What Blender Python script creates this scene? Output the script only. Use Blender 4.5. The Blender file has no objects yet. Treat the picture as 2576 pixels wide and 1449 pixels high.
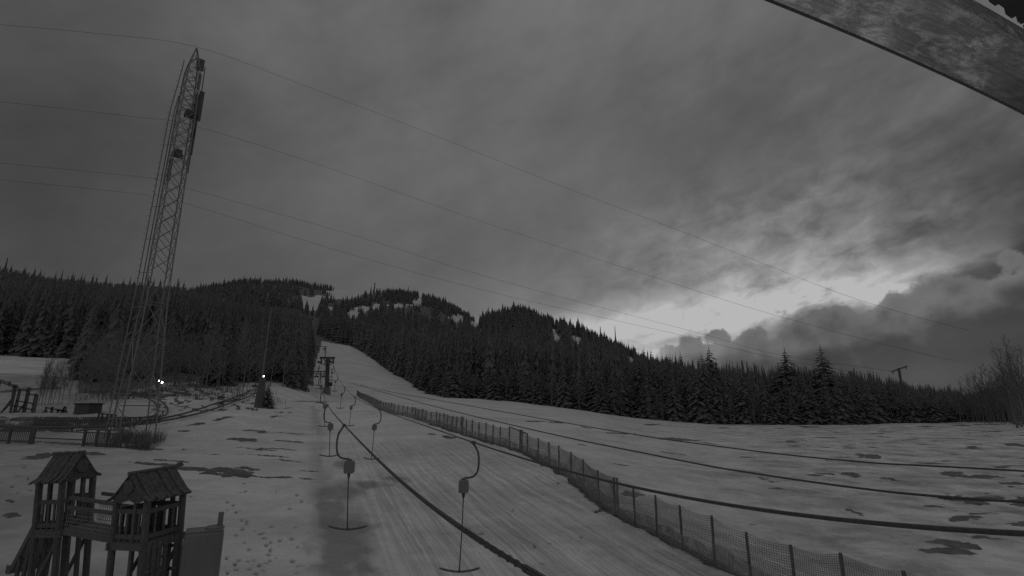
import bpy, math, random
import numpy as np
from mathutils import Vector, Matrix
random.seed(7); RNG = np.random.default_rng(11)
S = bpy.context.scene
# ------------------------------------------------------------------ camera
H = 5.4                       # camera height over the snow at its foot
PITCH = math.radians(13.5)
F = 1288.0                    # focal length, photograph 2576 wide
cam_d = bpy.data.cameras.new('camera'); cam = bpy.data.objects.new('camera', cam_d)
S.collection.objects.link(cam); S.camera = cam
cam_d.sensor_width = 36; cam_d.lens = 18.0; cam_d.clip_start = 0.05; cam_d.clip_end = 9000
cam.location = (0, 0, H); cam.rotation_euler = (math.pi/2 + PITCH, 0, 0)
S.view_settings.view_transform = 'Standard'; S.view_settings.look = 'None'
S.view_settings.exposure = 0.0; S.view_settings.gamma = 1.0
S.cycles.use_denoising = False
S.cycles.max_bounces = 5; S.cycles.diffuse_bounces = 3; S.cycles.transparent_max_bounces = 6
CP, SP = math.cos(PITCH), math.sin(PITCH)
def ray(px, py):
    u = (px-1288)/F; v = (724.5-py)/F
    return Vector((u, CP - v*SP, SP + v*CP))
def azel(px, py):
    d = ray(px, py).normalized(); return math.atan2(d.x, d.y), math.asin(d.z)
def P(px, py, y):
    d = ray(px, py); return Vector((0, 0, H)) + d*(y/d.y)
def pix(x, y, z):             # numpy friendly projection to photograph pixels
    zc = y*CP + (z-H)*SP; up = -y*SP + (z-H)*CP
    return 1288 + F*x/zc, 724.5 - F*up/zc
def plane(px, py, x0, y0, dx, dy):   # ray meets the vertical plane through (x0,y0) along (dx,dy)
    d = ray(px, py); den = d.x*dy - d.y*dx
    s = (x0*dy - y0*dx)/den
    return Vector((0, 0, H)) + d*s
# ------------------------------------------------------------------ world: dusk sky with cloud
W = bpy.data.worlds.new('World'); S.world = W; W.use_nodes = True
nt = W.node_tree; nt.nodes.clear()
def wn(t, **k):
    n = nt.nodes.new(t)
    for a, b in k.items(): setattr(n, a, b)
    return n
def wset(sock, v):
    if isinstance(v, (int, float)): sock.default_value = v
    else: nt.links.new(v, sock)
def M_(op, a, b=0.0, c=None, clamp=False):
    n = wn('ShaderNodeMath', operation=op); n.use_clamp = clamp
    wset(n.inputs[0], a); wset(n.inputs[1], b)
    if c is not None: wset(n.inputs[2], c)
    return n.outputs[0]
def sstep(x, a, b):
    n = wn('ShaderNodeMapRange', interpolation_type='SMOOTHSTEP'); wset(n.inputs[0], x)
    n.inputs[1].default_value = a; n.inputs[2].default_value = b
    return n.outputs[0]
def wnoise(vec, scale, detail=5, rough=.55, dist=0.0):
    n = wn('ShaderNodeTexNoise', noise_dimensions='2D'); nt.links.new(vec, n.inputs['Vector'])
    n.inputs['Scale'].default_value = scale; n.inputs['Detail'].default_value = detail
    n.inputs['Roughness'].default_value = rough; n.inputs['Distortion'].default_value = dist
    return n.outputs['Fac']
tc = wn('ShaderNodeTexCoord'); sx = wn('ShaderNodeSeparateXYZ'); nt.links.new(tc.outputs['Generated'], sx.inputs[0])
AZ = M_('ARCTAN2', sx.outputs[0], sx.outputs[1]); EL = M_('ARCSINE', sx.outputs[2])
def comb(a, b, c=0.0):
    n = wn('ShaderNodeCombineXYZ'); wset(n.inputs[0], a); wset(n.inputs[1], b); wset(n.inputs[2], c); return n.outputs[0]
def rotated(deg, sa, sb, seed):
    r = math.radians(deg); c, s = math.cos(r), math.sin(r)
    a = M_('ADD', M_('MULTIPLY', AZ, c*sa), M_('MULTIPLY', EL, s*sa))
    b = M_('ADD', M_('MULTIPLY', AZ, -s*sb), M_('MULTIPLY', EL, c*sb))
    return comb(M_('ADD', a, seed), M_('ADD', b, seed*1.7))
n_fine = wnoise(rotated(16, 1.0, 2.1, 3.1), 7.5, 7, .55, .15)
n_wide = wnoise(rotated(24, 1.0, 1.5, 7.7), 3.0, 4, .5, .2)
n_cum = wnoise(rotated(0, 1.0, 1.0, 1.3), 34.0, 4, .55, .0)
n_mid = wnoise(rotated(12, 1.0, 1.7, 4.4), 17.0, 5, .6, .25)
vo = wn('ShaderNodeTexVoronoi', feature='F1', voronoi_dimensions='2D'); nt.links.new(rotated(0, 1.0, 1.15, 2.7), vo.inputs['Vector']); vo.inputs['Scale'].default_value = 17.0
n_cum2 = wnoise(rotated(0, 1.0, 1.3, 5.3), 5.0, 2, .5, .0)
fine = M_('SUBTRACT', n_fine, 0.5); wide = M_('SUBTRACT', n_wide, 0.5)
def gauss(px, py, rx, ry, deg, warp=0.0):
    a0, e0 = azel(px, py); a1, _ = azel(px+rx, py); _, e1 = azel(px, py-ry)
    ra, rb = abs(a1-a0), abs(e1-e0); r = math.radians(deg); c, s = math.cos(r), math.sin(r)
    da = M_('SUBTRACT', AZ, a0); de = M_('SUBTRACT', EL, e0)
    if warp: de = M_('ADD', de, M_('MULTIPLY', fine, warp)); da = M_('ADD', da, M_('MULTIPLY', wide, warp))
    p = M_('DIVIDE', M_('ADD', M_('MULTIPLY', da, c), M_('MULTIPLY', de, s)), ra)
    q = M_('DIVIDE', M_('ADD', M_('MULTIPLY', da, -s), M_('MULTIPLY', de, c)), rb)
    d = M_('ADD', M_('MULTIPLY', p, p), M_('MULTIPLY', q, q))
    return M_('EXPONENT', M_('MULTIPLY', d, -0.7))
lum = M_('ADD', 0.120, 0.0)
def add(term, amp):
    global lum
    lum = M_('ADD', lum, M_('MULTIPLY', term, amp))
add(gauss(20, 420, 700, 620, 0), -0.066)
add(gauss(0, 1250, 1000, 500, 0), -0.018)
add(gauss(2560, 60, 520, 330, 0), -0.004)
add(gauss(1950, 330, 420, 130, -14, .3), -0.022)
add(gauss(2050, 500, 520, 90, 8, .3), -0.020)
add(gauss(1200, 100, 500, 260, 0, .2), 0.012)
add(gauss(2640, 580, 380, 260, 0, .2), -0.110)
add(gauss(1780, 700, 560, 150, 12, .30), 0.075)
add(gauss(2080, 640, 260, 70, 16, .4), 0.05)
add(gauss(1720, 804, 400, 52, 9, .10), 0.32)
add(gauss(2140, 730, 205, 20, 12, .10), 0.28)
add(gauss(1560, 850, 200, 56, 0, .06), 0.20)
# texture of the cloud layer, stronger toward the bright opening
zone = gauss(2000, 620, 600, 170, 10)
tex = M_('ADD', M_('MULTIPLY', fine, M_('ADD', 0.26, M_('MULTIPLY', zone, 1.5))), M_('MULTIPLY', wide, 0.70))
tex = M_('ADD', tex, M_('MULTIPLY', M_('SUBTRACT', n_mid, 0.5), M_('ADD', 0.15, M_('MULTIPLY', zone, 1.5))))
lum = M_('MULTIPLY', lum, M_('MAXIMUM', M_('ADD', 1.0, tex), 0.2))
lum = M_('MINIMUM', lum, 0.465)
# dark cumulus bank under the opening, with a lumpy upper edge
pe = [azel(a, b) for a, b in ((1640, 885), (1760, 868), (1880, 840), (1990, 790), (2090, 772), (2200, 748), (2330, 735), (2450, 690), (2560, 620))]
kk = np.polyfit([p[0] for p in pe], [p[1] for p in pe], 3); ax0 = azel(1700, 868)[0]
edge = float(kk[0])
for q in kk[1:]: edge = M_('ADD', M_('MULTIPLY', AZ, edge), float(q))
sd = M_('SUBTRACT', edge, EL)
sd = M_('ADD', sd, M_('MULTIPLY', M_('SUBTRACT', n_cum, 0.5), 0.050))
sd = M_('ADD', sd, M_('MULTIPLY', M_('SUBTRACT', 0.42, vo.outputs['Distance']), 0.062))
sd = M_('ADD', sd, M_('MULTIPLY', M_('SUBTRACT', n_cum2, 0.5), 0.05))
bank = M_('MULTIPLY', sstep(sd, -0.002, 0.010), sstep(AZ, ax0-0.10, ax0+0.04))
soft = sstep(sd, 0.0, 0.085)
bank_l = M_('MULTIPLY', M_('SUBTRACT', 0.145, M_('MULTIPLY', soft, 0.097)), M_('ADD', 1.0, M_('MULTIPLY', fine, 1.0)))
low = gauss(2400, 960, 400, 60, 0)
bank_l = M_('ADD', bank_l, M_('MULTIPLY', low, 0.012))
mix = wn('ShaderNodeMix', data_type='FLOAT'); wset(mix.inputs[0], M_('MULTIPLY', bank, 0.96)); wset(mix.inputs[2], lum); wset(mix.inputs[3], bank_l)
lum = mix.outputs[0]
# brightness added to the unseen sky overhead and behind the camera, lifting the snow
hi = M_('ADD', M_('MULTIPLY', sstep(EL, 0.80, 1.25), 0.10), M_('MULTIPLY', M_('MULTIPLY', sstep(M_('MULTIPLY', sx.outputs[1], -1.0), 0.0, 0.5), sstep(EL, 0.15, 0.5)), 0.09))
lum = M_('ADD', lum, hi)
# a trace of the physical dusk sky, as the monochrome night camera sees it
SUN_EL, SUN_AZ = math.radians(4.0), azel(1850, 800)[0]
sky = wn('ShaderNodeTexSky'); sky.sky_type = 'NISHITA'; sky.sun_disc = False
sky.sun_elevation = SUN_EL; sky.sun_rotation = SUN_AZ
bw = wn('ShaderNodeRGBToBW'); nt.links.new(sky.outputs[0], bw.inputs[0])
lum = M_('ADD', lum, M_('MULTIPLY', M_('MINIMUM', bw.outputs[0], 1.0), 0.010))
bg = wn('ShaderNodeBackground'); wo = wn('ShaderNodeOutputWorld')
nt.links.new(lum, bg.inputs['Color']); bg.inputs['Strength'].default_value = 1.0
nt.links.new(bg.outputs[0], wo.inputs[0])
W.cycles.sampling_method = 'MANUAL'; W.cycles.sample_map_resolution = 512
# weak last light through the opening in the cloud
sd_ = bpy.data.lights.new('sun', 'SUN'); sd_.energy = 0.10; sd_.angle = math.radians(25); sd_.color = (1, 1, 1)
so = bpy.data.objects.new('sun', sd_); S.collection.objects.link(so)
so.rotation_euler = Vector((math.sin(SUN_AZ)*math.cos(SUN_EL+.1), math.cos(SUN_AZ)*math.cos(SUN_EL+.1), math.sin(SUN_EL+.1))).to_track_quat('Z', 'Y').to_euler()
# ------------------------------------------------------------------ materials (all grey: monochrome night camera)
def mat(name, base, rough=.85, var=.25, scale=6.0, stretch=(1, 1, 1), bump=0.0, metal=0.0, spec=.3, obj=True):
    m = bpy.data.materials.new(name); m.use_nodes = True; t = m.node_tree; b = t.nodes['Principled BSDF']
    b.inputs['Roughness'].default_value = rough; b.inputs['Metallic'].default_value = metal
    b.inputs['Specular IOR Level'].default_value = spec
    co = t.nodes.new('ShaderNodeTexCoord'); mp = t.nodes.new('ShaderNodeMapping'); mp.inputs['Scale'].default_value = stretch
    t.links.new(co.outputs['Object'], mp.inputs[0])
    no = t.nodes.new('ShaderNodeTexNoise'); no.inputs['Scale'].default_value = scale; no.inputs['Detail'].default_value = 5
    t.links.new(mp.outputs[0], no.inputs['Vector'])
    r = t.nodes.new('ShaderNodeMapRange'); t.links.new(no.outputs['Fac'], r.inputs[0])
    r.inputs[1].default_value = .25; r.inputs[2].default_value = .75
    r.inputs[3].default_value = base*(1-var); r.inputs[4].default_value = base*(1+var)
    t.links.new(r.outputs[0], b.inputs['Base Color'])
    if bump:
        bp = t.nodes.new('ShaderNodeBump'); bp.inputs['Strength'].default_value = bump; bp.inputs['Distance'].default_value = .02
        t.links.new(no.outputs['Fac'], bp.inputs['Height']); t.links.new(bp.outputs[0], b.inputs['Normal'])
    return m
MT = dict(
    steel=mat('dark_steel', .13, .6, .3, 12), galv=mat('galvanised_steel', .25, .6, .2, 9), rope=mat('wire_rope', .085, .6, .3, 30),
    wood=mat('weathered_wood', .13, .85, .45, 7, (9, 9, 1), .4), woodh=mat('weathered_planks', .14, .85, .5, 5, (1, 7, 7), .4),
    roofw=mat('roof_boards', .11, .85, .5, 6, (2, 2, 2), .4), net=mat('net_cord', .30, .8, .2, 20), post=mat('fence_post', .14, .7, .3, 8, (5, 5, 1)),
    conc=mat('concrete', .24, .9, .3, 4), needles=mat('spruce_needles', .24, .9, .5, .6), bark=mat('bark', .20, .9, .4, 5, (3, 3, 1)),
    birch=mat('birch_bark', .42, .9, .5, 3, (1, 1, 2)), palebark=mat('pale_bark', .22, .9, .3, 3), btwig=mat('birch_twigs', .23, .9, .3, 2), twig=mat('bare_twigs', .17, .9, .3, 2), brush=mat('dry_brush', .20, .95, .5, 4),
    plastic=mat('moulded_plastic', .21, .5, .12, 3, (1, 1, .3)), pad=mat('dark_padding', .13, .8, .3, 4), far=mat('far_needles', .21, .95, .5, .05),
    snowcap=mat('snow_dusting', .62, .95, .2, 5), rail=mat('toboggan_rail', .10, .6, .3, 6), black=mat('dark_box', .09, .8, .3, 5))
def leafy(name, base, tr, var, scale):
    m = mat(name, base, .95, var, scale, spec=.05); t = m.node_tree; b = t.nodes['Principled BSDF']; out = t.nodes['Material Output']
    src = b.inputs['Base Color'].links[0].from_socket; tl = t.nodes.new('ShaderNodeBsdfTranslucent'); t.links.new(src, tl.inputs[0])
    mx = t.nodes.new('ShaderNodeMixShader'); mx.inputs[0].default_value = tr; t.links.new(b.outputs[0], mx.inputs[1]); t.links.new(tl.outputs[0], mx.inputs[2]); t.links.new(mx.outputs[0], out.inputs[0]); return m
MT['needles'] = leafy('spruce_foliage', .30, .5, .15, .3); MT['far'] = leafy('far_foliage', .27, .45, .2, .03)
def emit(name, s):
    m = bpy.data.materials.new(name); m.use_nodes = True; b = m.node_tree.nodes['Principled BSDF']
    b.inputs['Base Color'].default_value = (.8, .8, .8, 1); b.inputs['Emission Color'].default_value = (1, 1, 1, 1)
    b.inputs['Emission Strength'].default_value = s; return m
MT['lamp'] = emit('lit_bulb', 14.0)
# ------------------------------------------------------------------ builders
COL = S.collection
class MB:
    def __init__(s): s.v = []; s.f = []; s.a = None
    def quad(s, a, b, c, d): n = len(s.v); s.v += [tuple(a), tuple(b), tuple(c), tuple(d)]; s.f.append((n, n+1, n+2, n+3))
    def tri(s, a, b, c): n = len(s.v); s.v += [tuple(a), tuple(b), tuple(c)]; s.f.append((n, n+1, n+2))
    def box(s, c, sx, sy, sz, X=(1, 0, 0), Y=(0, 1, 0), Z=(0, 0, 1)):
        c = Vector(c); X = Vector(X)*sx/2; Y = Vector(Y)*sy/2; Z = Vector(Z)*sz/2; n = len(s.v)
        for k in (-1, 1):
            for i, j in ((-1, -1), (1, -1), (1, 1), (-1, 1)): s.v.append(tuple(c + X*i + Y*j + Z*k))
        s.f += [(n+3, n+2, n+1, n), (n+4, n+5, n+6, n+7)] + [(n+i, n+(i+1) % 4, n+4+(i+1) % 4, n+4+i) for i in range(4)]
        return s
    def beam(s, a, b, w, h, up=(0, 0, 1)):
        a = Vector(a); b = Vector(b); X = (b-a); L = X.length; X.normalize(); Y = Vector(up).cross(X)
        if Y.length < 1e-4: Y = Vector((1, 0, 0)).cross(X)
        Y.normalize(); Z = X.cross(Y); return s.box((a+b)/2, L, w, h, X, Y, Z)
    def tube(s, pts, r, n=6, cap=True, phase=0.0):
        pts = [Vector(p) for p in pts]; m = len(pts)
        rs = r if isinstance(r, (list, tuple)) else [r]*m
        base = len(s.v); Y = None
        for i, p in enumerate(pts):
            T = (pts[min(i+1, m-1)] - pts[max(i-1, 0)]).normalized()
            if Y is None:
                Y = Vector((0, 0, 1)).cross(T)
                if Y.length < .05: Y = Vector((1, 0, 0)).cross(T)
            Y = (Y - T*Y.dot(T)).normalized(); Z = T.cross(Y)
            for k in range(n):
                a = 2*math.pi*k/n + phase*i; s.v.append(tuple(p + (Y*math.cos(a) + Z*math.sin(a))*rs[i]))
        for i in range(m-1):
            for k in range(n):
                a = base+i*n+k; b = base+i*n+(k+1) % n; s.f.append((a, b, b+n, a+n))
        if cap: s.f.append(tuple(base+k for k in reversed(range(n)))); s.f.append(tuple(base+(m-1)*n+k for k in range(n)))
        return s
    def build(s, name, m, parent=None, smooth=False, bevel=0.0):
        me = bpy.data.meshes.new(name); me.from_pydata(s.v, [], s.f); me.materials.append(m if not isinstance(m, str) else MT[m])
        if smooth: me.polygons.foreach_set('use_smooth', [True]*len(me.polygons))
        o = bpy.data.objects.new(name, me); COL.objects.link(o)
        if parent: o.parent = parent
        if bevel:
            b = o.modifiers.new('bevel', 'BEVEL'); b.width = bevel; b.segments = 2; b.limit_method = 'ANGLE'
        return o
def npmesh(name, V, Fq, m, parent=None, smooth=False):
    me = bpy.data.meshes.new(name); V = np.ascontiguousarray(V, dtype=np.float32); k = Fq.shape[1]; n = len(Fq)
    me.vertices.add(len(V)); me.vertices.foreach_set('co', V.ravel())
    me.loops.add(n*k); me.loops.foreach_set('vertex_index', Fq.astype(np.int32).ravel())
    me.polygons.add(n); me.polygons.foreach_set('loop_start', np.arange(0, n*k, k, dtype=np.int32))
    me.update(calc_edges=True)
    if smooth: me.polygons.foreach_set('use_smooth', np.ones(n, dtype=bool))
    me.materials.append(MT[m] if isinstance(m, str) else m)
    o = bpy.data.objects.new(name, me); COL.objects.link(o)
    if parent: o.parent = parent
    return o
def tag(o, label=None, cat=None, group=None, kind=None):
    for k, v in (('label', label), ('category', cat), ('group', group), ('kind', kind)):
        if v: o[k] = v
    return o
def empty(name, loc=(0, 0, 0), rz=0.0, label=None, cat=None, group=None):
    o = bpy.data.objects.new(name, None); COL.objects.link(o); o.location = loc; o.rotation_euler = (0, 0, rz); o.empty_display_size = .1
    return tag(o, label, cat, group)
KIDS = {}
def kids(o): return [c for c in COL.objects if c.parent is o]
def copy_tree(src, loc, rz=0.0, sc=1.0, label=None, group=None, scz=None):
    r = src.copy(); COL.objects.link(r); r.location = loc; r.rotation_euler = (0, 0, rz); r.scale = (sc, sc, scz or sc)
    if label: r['label'] = label
    if group: r['group'] = group
    if src.name not in KIDS: KIDS[src.name] = [(c, kids(c)) for c in kids(src)]
    for c, gs in KIDS[src.name]:
        cc = c.copy(); COL.objects.link(cc); cc.parent = r
        for g in gs: gg = g.copy(); COL.objects.link(gg); gg.parent = cc
    return r
# ------------------------------------------------------------------ noise
_tab = RNG.random((256, 256))
def vnoise(x, y):
    xi = np.floor(x).astype(int); yi = np.floor(y).astype(int); fx = x-xi; fy = y-yi
    fx = fx*fx*(3-2*fx); fy = fy*fy*(3-2*fy); g = lambda a, b: _tab[a & 255, b & 255]
    return (g(xi, yi)*(1-fx)+g(xi+1, yi)*fx)*(1-fy) + (g(xi, yi+1)*(1-fx)+g(xi+1, yi+1)*fx)*fy
def fbm(x, y, o=4):
    s = 0; a = .5; t = 0
    for i in range(o): s = s + a*vnoise(x*2**i+17.3*i, y*2**i+9.1*i); t += a; a *= .5
    return s/t
# ------------------------------------------------------------------ terrain height, tabulated by bearing and distance
def zz(py, y): d = ray(1288, py); return H + y*d.z/d.y
near_c = [(6, 0), (11, .1), (14, .15), (18, .35), (23, .8), (32, 1.6), (38, 2.0), (44, 2.5), (54, 3.1), (74, 4.5), (94, 6.1), (140, zz(1010, 140))]
TAB = {
 -900: [(6, 0), (14, .2), (44, 2.3), (60, 3.6), (150, 20), (300, 62), (450, 115), (700, 140), (1400, 200), (2400, 180)],
 0:    [(6, 0), (14, .2), (33, 1.6), (44, 2.4), (60, zz(1062, 60)), (75, zz(1040, 75)), (110, zz(955, 110)), (150, zz(903, 150)), (200, zz(850, 200)), (300, zz(780, 300)), (450, zz(722, 450)), (700, 130), (1400, 200), (2400, 180)],
 200:  [(6, 0), (14, .2), (33, 1.6), (44, 2.4), (60, zz(1058, 60)), (75, zz(1040, 75)), (110, zz(965, 110)), (150, zz(915, 150)), (200, zz(860, 200)), (300, zz(790, 300)), (450, zz(750, 450)), (700, 130), (1400, 240), (2400, 200)],
 420:  [(6, 0), (14, .2), (33, 1.6), (44, 2.4), (60, zz(1060, 60)), (75, zz(1020, 75)), (100, zz(975, 100)), (200, zz(880, 200)), (300, zz(810, 300)), (450, zz(756, 450)), (700, 148), (1400, zz(738, 1400)), (2400, 250)],
 560:  [(6, 0), (14, .2), (33, 1.6), (44, 2.4), (60, zz(1058, 60)), (75, zz(1020, 75)), (100, zz(980, 100)), (200, zz(900, 200)), (300, zz(850, 300)), (450, zz(810, 450)), (700, zz(780, 700)), (1400, zz(708, 1400)), (2400, 280)],
 700:  [(6, 0), (14, .15), (18, .35), (33, 1.6), (44, 2.5), (60, 3.7), (80, 6.3), (110, zz(975, 110)), (200, zz(915, 200)), (300, zz(865, 300)), (450, zz(815, 450)), (700, zz(780, 700)), (1400, zz(709, 1400)), (2400, 280)],
 775:  near_c[:-1] + [(130, zz(985, 130)), (180, zz(950, 180)), (250, zz(915, 250)), (450, zz(860, 450)), (700, zz(815, 700)), (950, zz(775, 950)), (1100, zz(758, 1100)), (1180, zz(748, 1180)), (1400, zz(716, 1400)), (2400, 270)],
 860:  near_c + [(170, zz(981, 170)), (220, zz(935, 220)), (300, zz(899, 300)), (430, zz(873, 430)), (700, zz(835, 700)), (950, zz(793, 950)), (1100, zz(760, 1100)), (1400, zz(726, 1400)), (2400, 260)],
 910:  near_c[:7] + [(44, 2.55), (54, 3.2), (74, 4.8), (110, 7.2), (158, zz(992, 158)), (220, zz(940, 220)), (300, zz(912, 300)), (380, zz(890, 380)), (700, zz(840, 700)), (950, zz(800, 950)), (1100, zz(770, 1100)), (1400, zz(727, 1400)), (2400, 260)],
 1000: near_c[:6] + [(38, 2.15), (44, 2.7), (54, 3.4), (77, 5.2), (120, 8.0), (160, zz(985, 160)), (235, zz(950, 235)), (300, zz(935, 300)), (500, zz(880, 500)), (950, zz(800, 950)), (1150, zz(765, 1150)), (1400, zz(735, 1400)), (2400, 250)],
 1080: near_c[:6] + [(38, 2.3), (44, 2.9), (54, 3.6), (77, 5.1), (120, 7.6), (165, zz(996, 165)), (250, zz(965, 250)), (500, zz(890, 500)), (950, zz(820, 950)), (1150, zz(780, 1150)), (1400, zz(748, 1400)), (2400, 240)],
 1150: [(6, 0), (14, .15), (18, .35), (23, .8), (32, 1.7), (38, 2.4), (48, 3.3), (60, 4.0), (94, 5.7), (155, zz(1001, 155)), (250, zz(975, 250)), (500, zz(900, 500)), (950, zz(850, 950)), (1400, zz(779, 1400)), (2400, 200)],
 1215: [(6, 0), (14, .15), (18, .35), (23, .8), (32, 1.7), (38, 2.5), (48, 3.3), (60, 3.9), (94, 5.4), (150, zz(1005, 150)), (250, zz(980, 250)), (500, zz(900, 500)), (700, zz(850, 700)), (900, zz(812, 900)), (1150, zz(830, 1150)), (1400, zz(824, 1400)), (2400, 180)],
 1300: [(6, 0), (14, .15), (18, .35), (23, .85), (32, 1.8), (38, 2.5), (48, 3.2), (60, 3.7), (94, 5.0), (150, zz(1012, 150)), (250, zz(990, 250)), (500, zz(890, 500)), (900, zz(786, 900)), (1400, 190), (2400, 180)],
 1420: [(6, 0), (14, .15), (18, .4), (23, .95), (32, 1.8), (38, 2.3), (60, 3.3), (94, 4.6), (150, zz(1026, 150)), (250, zz(1000, 250)), (500, zz(920, 500)), (900, zz(822, 900)), (1400, 150), (2400, 150)],
 1600: [(6, 0), (14, .15), (18, .4), (23, .8), (32, 1.3), (60, 2.2), (94, 2.9), (150, zz(1053, 150)), (250, zz(1035, 250)), (500, zz(970, 500)), (900, zz(902, 900)), (1400, 100), (2400, 110)],
 1800: [(6, 0), (14, .15), (18, .4), (32, .8), (60, 1.1), (94, 1.3), (150, zz(1068, 150)), (250, 4), (500, 20), (900, 50), (2400, 60)],
 2100: [(6, 0), (14, .1), (32, .5), (60, .8), (94, 1.1), (150, zz(1069, 150)), (250, 2.5), (500, 8), (900, 12), (2400, 12)],
 2350: [(6, 0), (14, .1), (32, .4), (60, .7), (94, 1.2), (150, zz(1063, 150)), (250, 2.5), (500, 5), (2400, 8)],
 2600: [(6, 0), (14, .1), (32, .4), (60, .7), (94, 1.2), (150, zz(1060, 150)), (250, 2.5), (500, 5), (2400, 8)],
 3600: [(6, 0), (14, .1), (32, .3), (60, .6), (94, 1.0), (150, 2.2), (250, 2.5), (500, 5), (2400, 8)],
}
def t_of(px): d = ray(px, 1034); return d.x/d.y
cols = sorted(TAB); ct = np.array([t_of(c) for c in cols])
NY, NT = 400, 500
LY = np.linspace(math.log(4), math.log(2500), NY); TT = np.linspace(ct[0], ct[-1], NT)
cc = np.array([np.interp(np.exp(LY), [p[0] for p in TAB[c]], [p[1] for p in TAB[c]]) for c in cols])
G0 = np.array([np.interp(TT, ct, cc[:, j]) for j in range(NY)])      # [NY, NT]
def smooth(a, n, ax):
    for _ in range(n):
        p = np.take(a, [0], ax); q = np.take(a, [-1], ax); b = np.concatenate([p, a, q], ax)
        a = (np.take(b, range(0, a.shape[ax]), ax) + 2*a + np.take(b, range(2, a.shape[ax]+2), ax))/4
    return a
G0 = smooth(G0, 14, 0); G0 = smooth(G0, 14, 1)
def hgt(x, y):
    x = np.asarray(x, float); y = np.asarray(y, float)
    yy = np.clip(y, 5, 2490); t = np.clip(x/yy, TT[0], TT[-1]-1e-6)
    j = (np.log(yy)-LY[0])/(LY[1]-LY[0]); i = (t-TT[0])/(TT[1]-TT[0])
    j0 = np.clip(j.astype(int), 0, NY-2); i0 = np.clip(i.astype(int), 0, NT-2); fj = j-j0; fi = i-i0
    return (G0[j0, i0]*(1-fi)+G0[j0, i0+1]*fi)*(1-fj) + (G0[j0+1, i0]*(1-fi)+G0[j0+1, i0+1]*fi)*fj
def h1(x, y): return float(hgt(np.array([x]), np.array([y]))[0])
def G(px, py, ymax=900):
    d = ray(px, py); ys = np.exp(np.linspace(math.log(4), math.log(ymax), 1500))
    xs = d.x/d.y*ys; zs = H + d.z/d.y*ys; g = hgt(xs, ys) - zs; k = np.where(g > 0)[0]
    i = k[0] if len(k) else len(ys)-1
    return Vector((xs[i], ys[i], float(hgt(xs[i:i+1], ys[i:i+1])[0])))
# forest boundary: distance at which trees begin, by bearing
EP = [-900, 0, 130, 176, 186, 300, 360, 385, 560, 640, 690, 760, 776, 783, 790, 795, 870, 910, 945, 1000, 1040, 1080, 1150, 1300, 1600, 2000, 2600, 3600]
EY = [130, 150, 150, 148, 88, 86, 88, 96, 100, 108, 112, 120, 150, 230, 330, 450, 430, 370, 300, 235, 195, 165, 152, 150, 150, 150, 150, 150]
et = np.array([t_of(p) for p in EP])
def yedge(t): return np.interp(t, et, EY)
SNOWP = [(782, 762, 32, 10), (765, 748, 18, 4), (800, 748, 22, 5), (790, 772, 14, 8), (885, 734, 66, 8), (866, 745, 42, 9), (850, 796, 18, 5), (888, 794, 20, 10), (912, 778, 18, 7), (948, 773, 12, 7), (1000, 768, 34, 3.5),
         (1046, 762, 16, 7), (1056, 750, 6, 8), (1150, 800, 20, 7), (1198, 815, 11, 6), (1145, 846, 8, 6), (1392, 842, 7, 12), (1403, 855, 8, 10), (1446, 856, 14, 8), (1575, 903, 16, 7), (1590, 914, 8, 12), (830, 775, 10, 5)]
def snowpatch(px, py, grow=0.0):
    m = np.zeros_like(px)
    w = 24*(fbm(px/7+3, py/7+8, 3)-.5)
    for cx, cy, rx, ry in SNOWP:
        d = ((px+w*.6-cx)/(rx+grow))**2 + ((py+w*.35-cy)/(ry+grow*.6))**2; m = np.maximum(m, 1.25-d)
    return m
# ------------------------------------------------------------------ ground mesh (a single sheet to the horizon)
def dense(lo, hi, n): return np.exp(np.linspace(math.log(lo), math.log(hi), n))
ys = np.concatenate([[-400, -150, -60, -25, -10, -3, 1, 2.5, 4], dense(5, 180, 560), dense(182, 1500, 170), dense(1540, 6000, 14)])
tp = np.concatenate([[-60, -15, -6], np.linspace(t_of(-1600), t_of(-60), 30)[:-1], np.linspace(t_of(-60), t_of(2640), 860), np.linspace(t_of(2640), t_of(4200), 26)[1:], [6, 15, 60]])
YY, TG = np.meshgrid(ys, tp, indexing='ij'); WW = np.where(YY > 6, YY, 6 + (6-YY)*.6)
WW = np.where((np.abs(TG) > 3) & (YY > 200), 200 + (YY-200)*.2, WW)
XX = TG*WW; ZZ = hgt(XX, YY)
PX, PY = pix(XX, np.maximum(YY, 2.0), ZZ)
front = YY > 4
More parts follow.
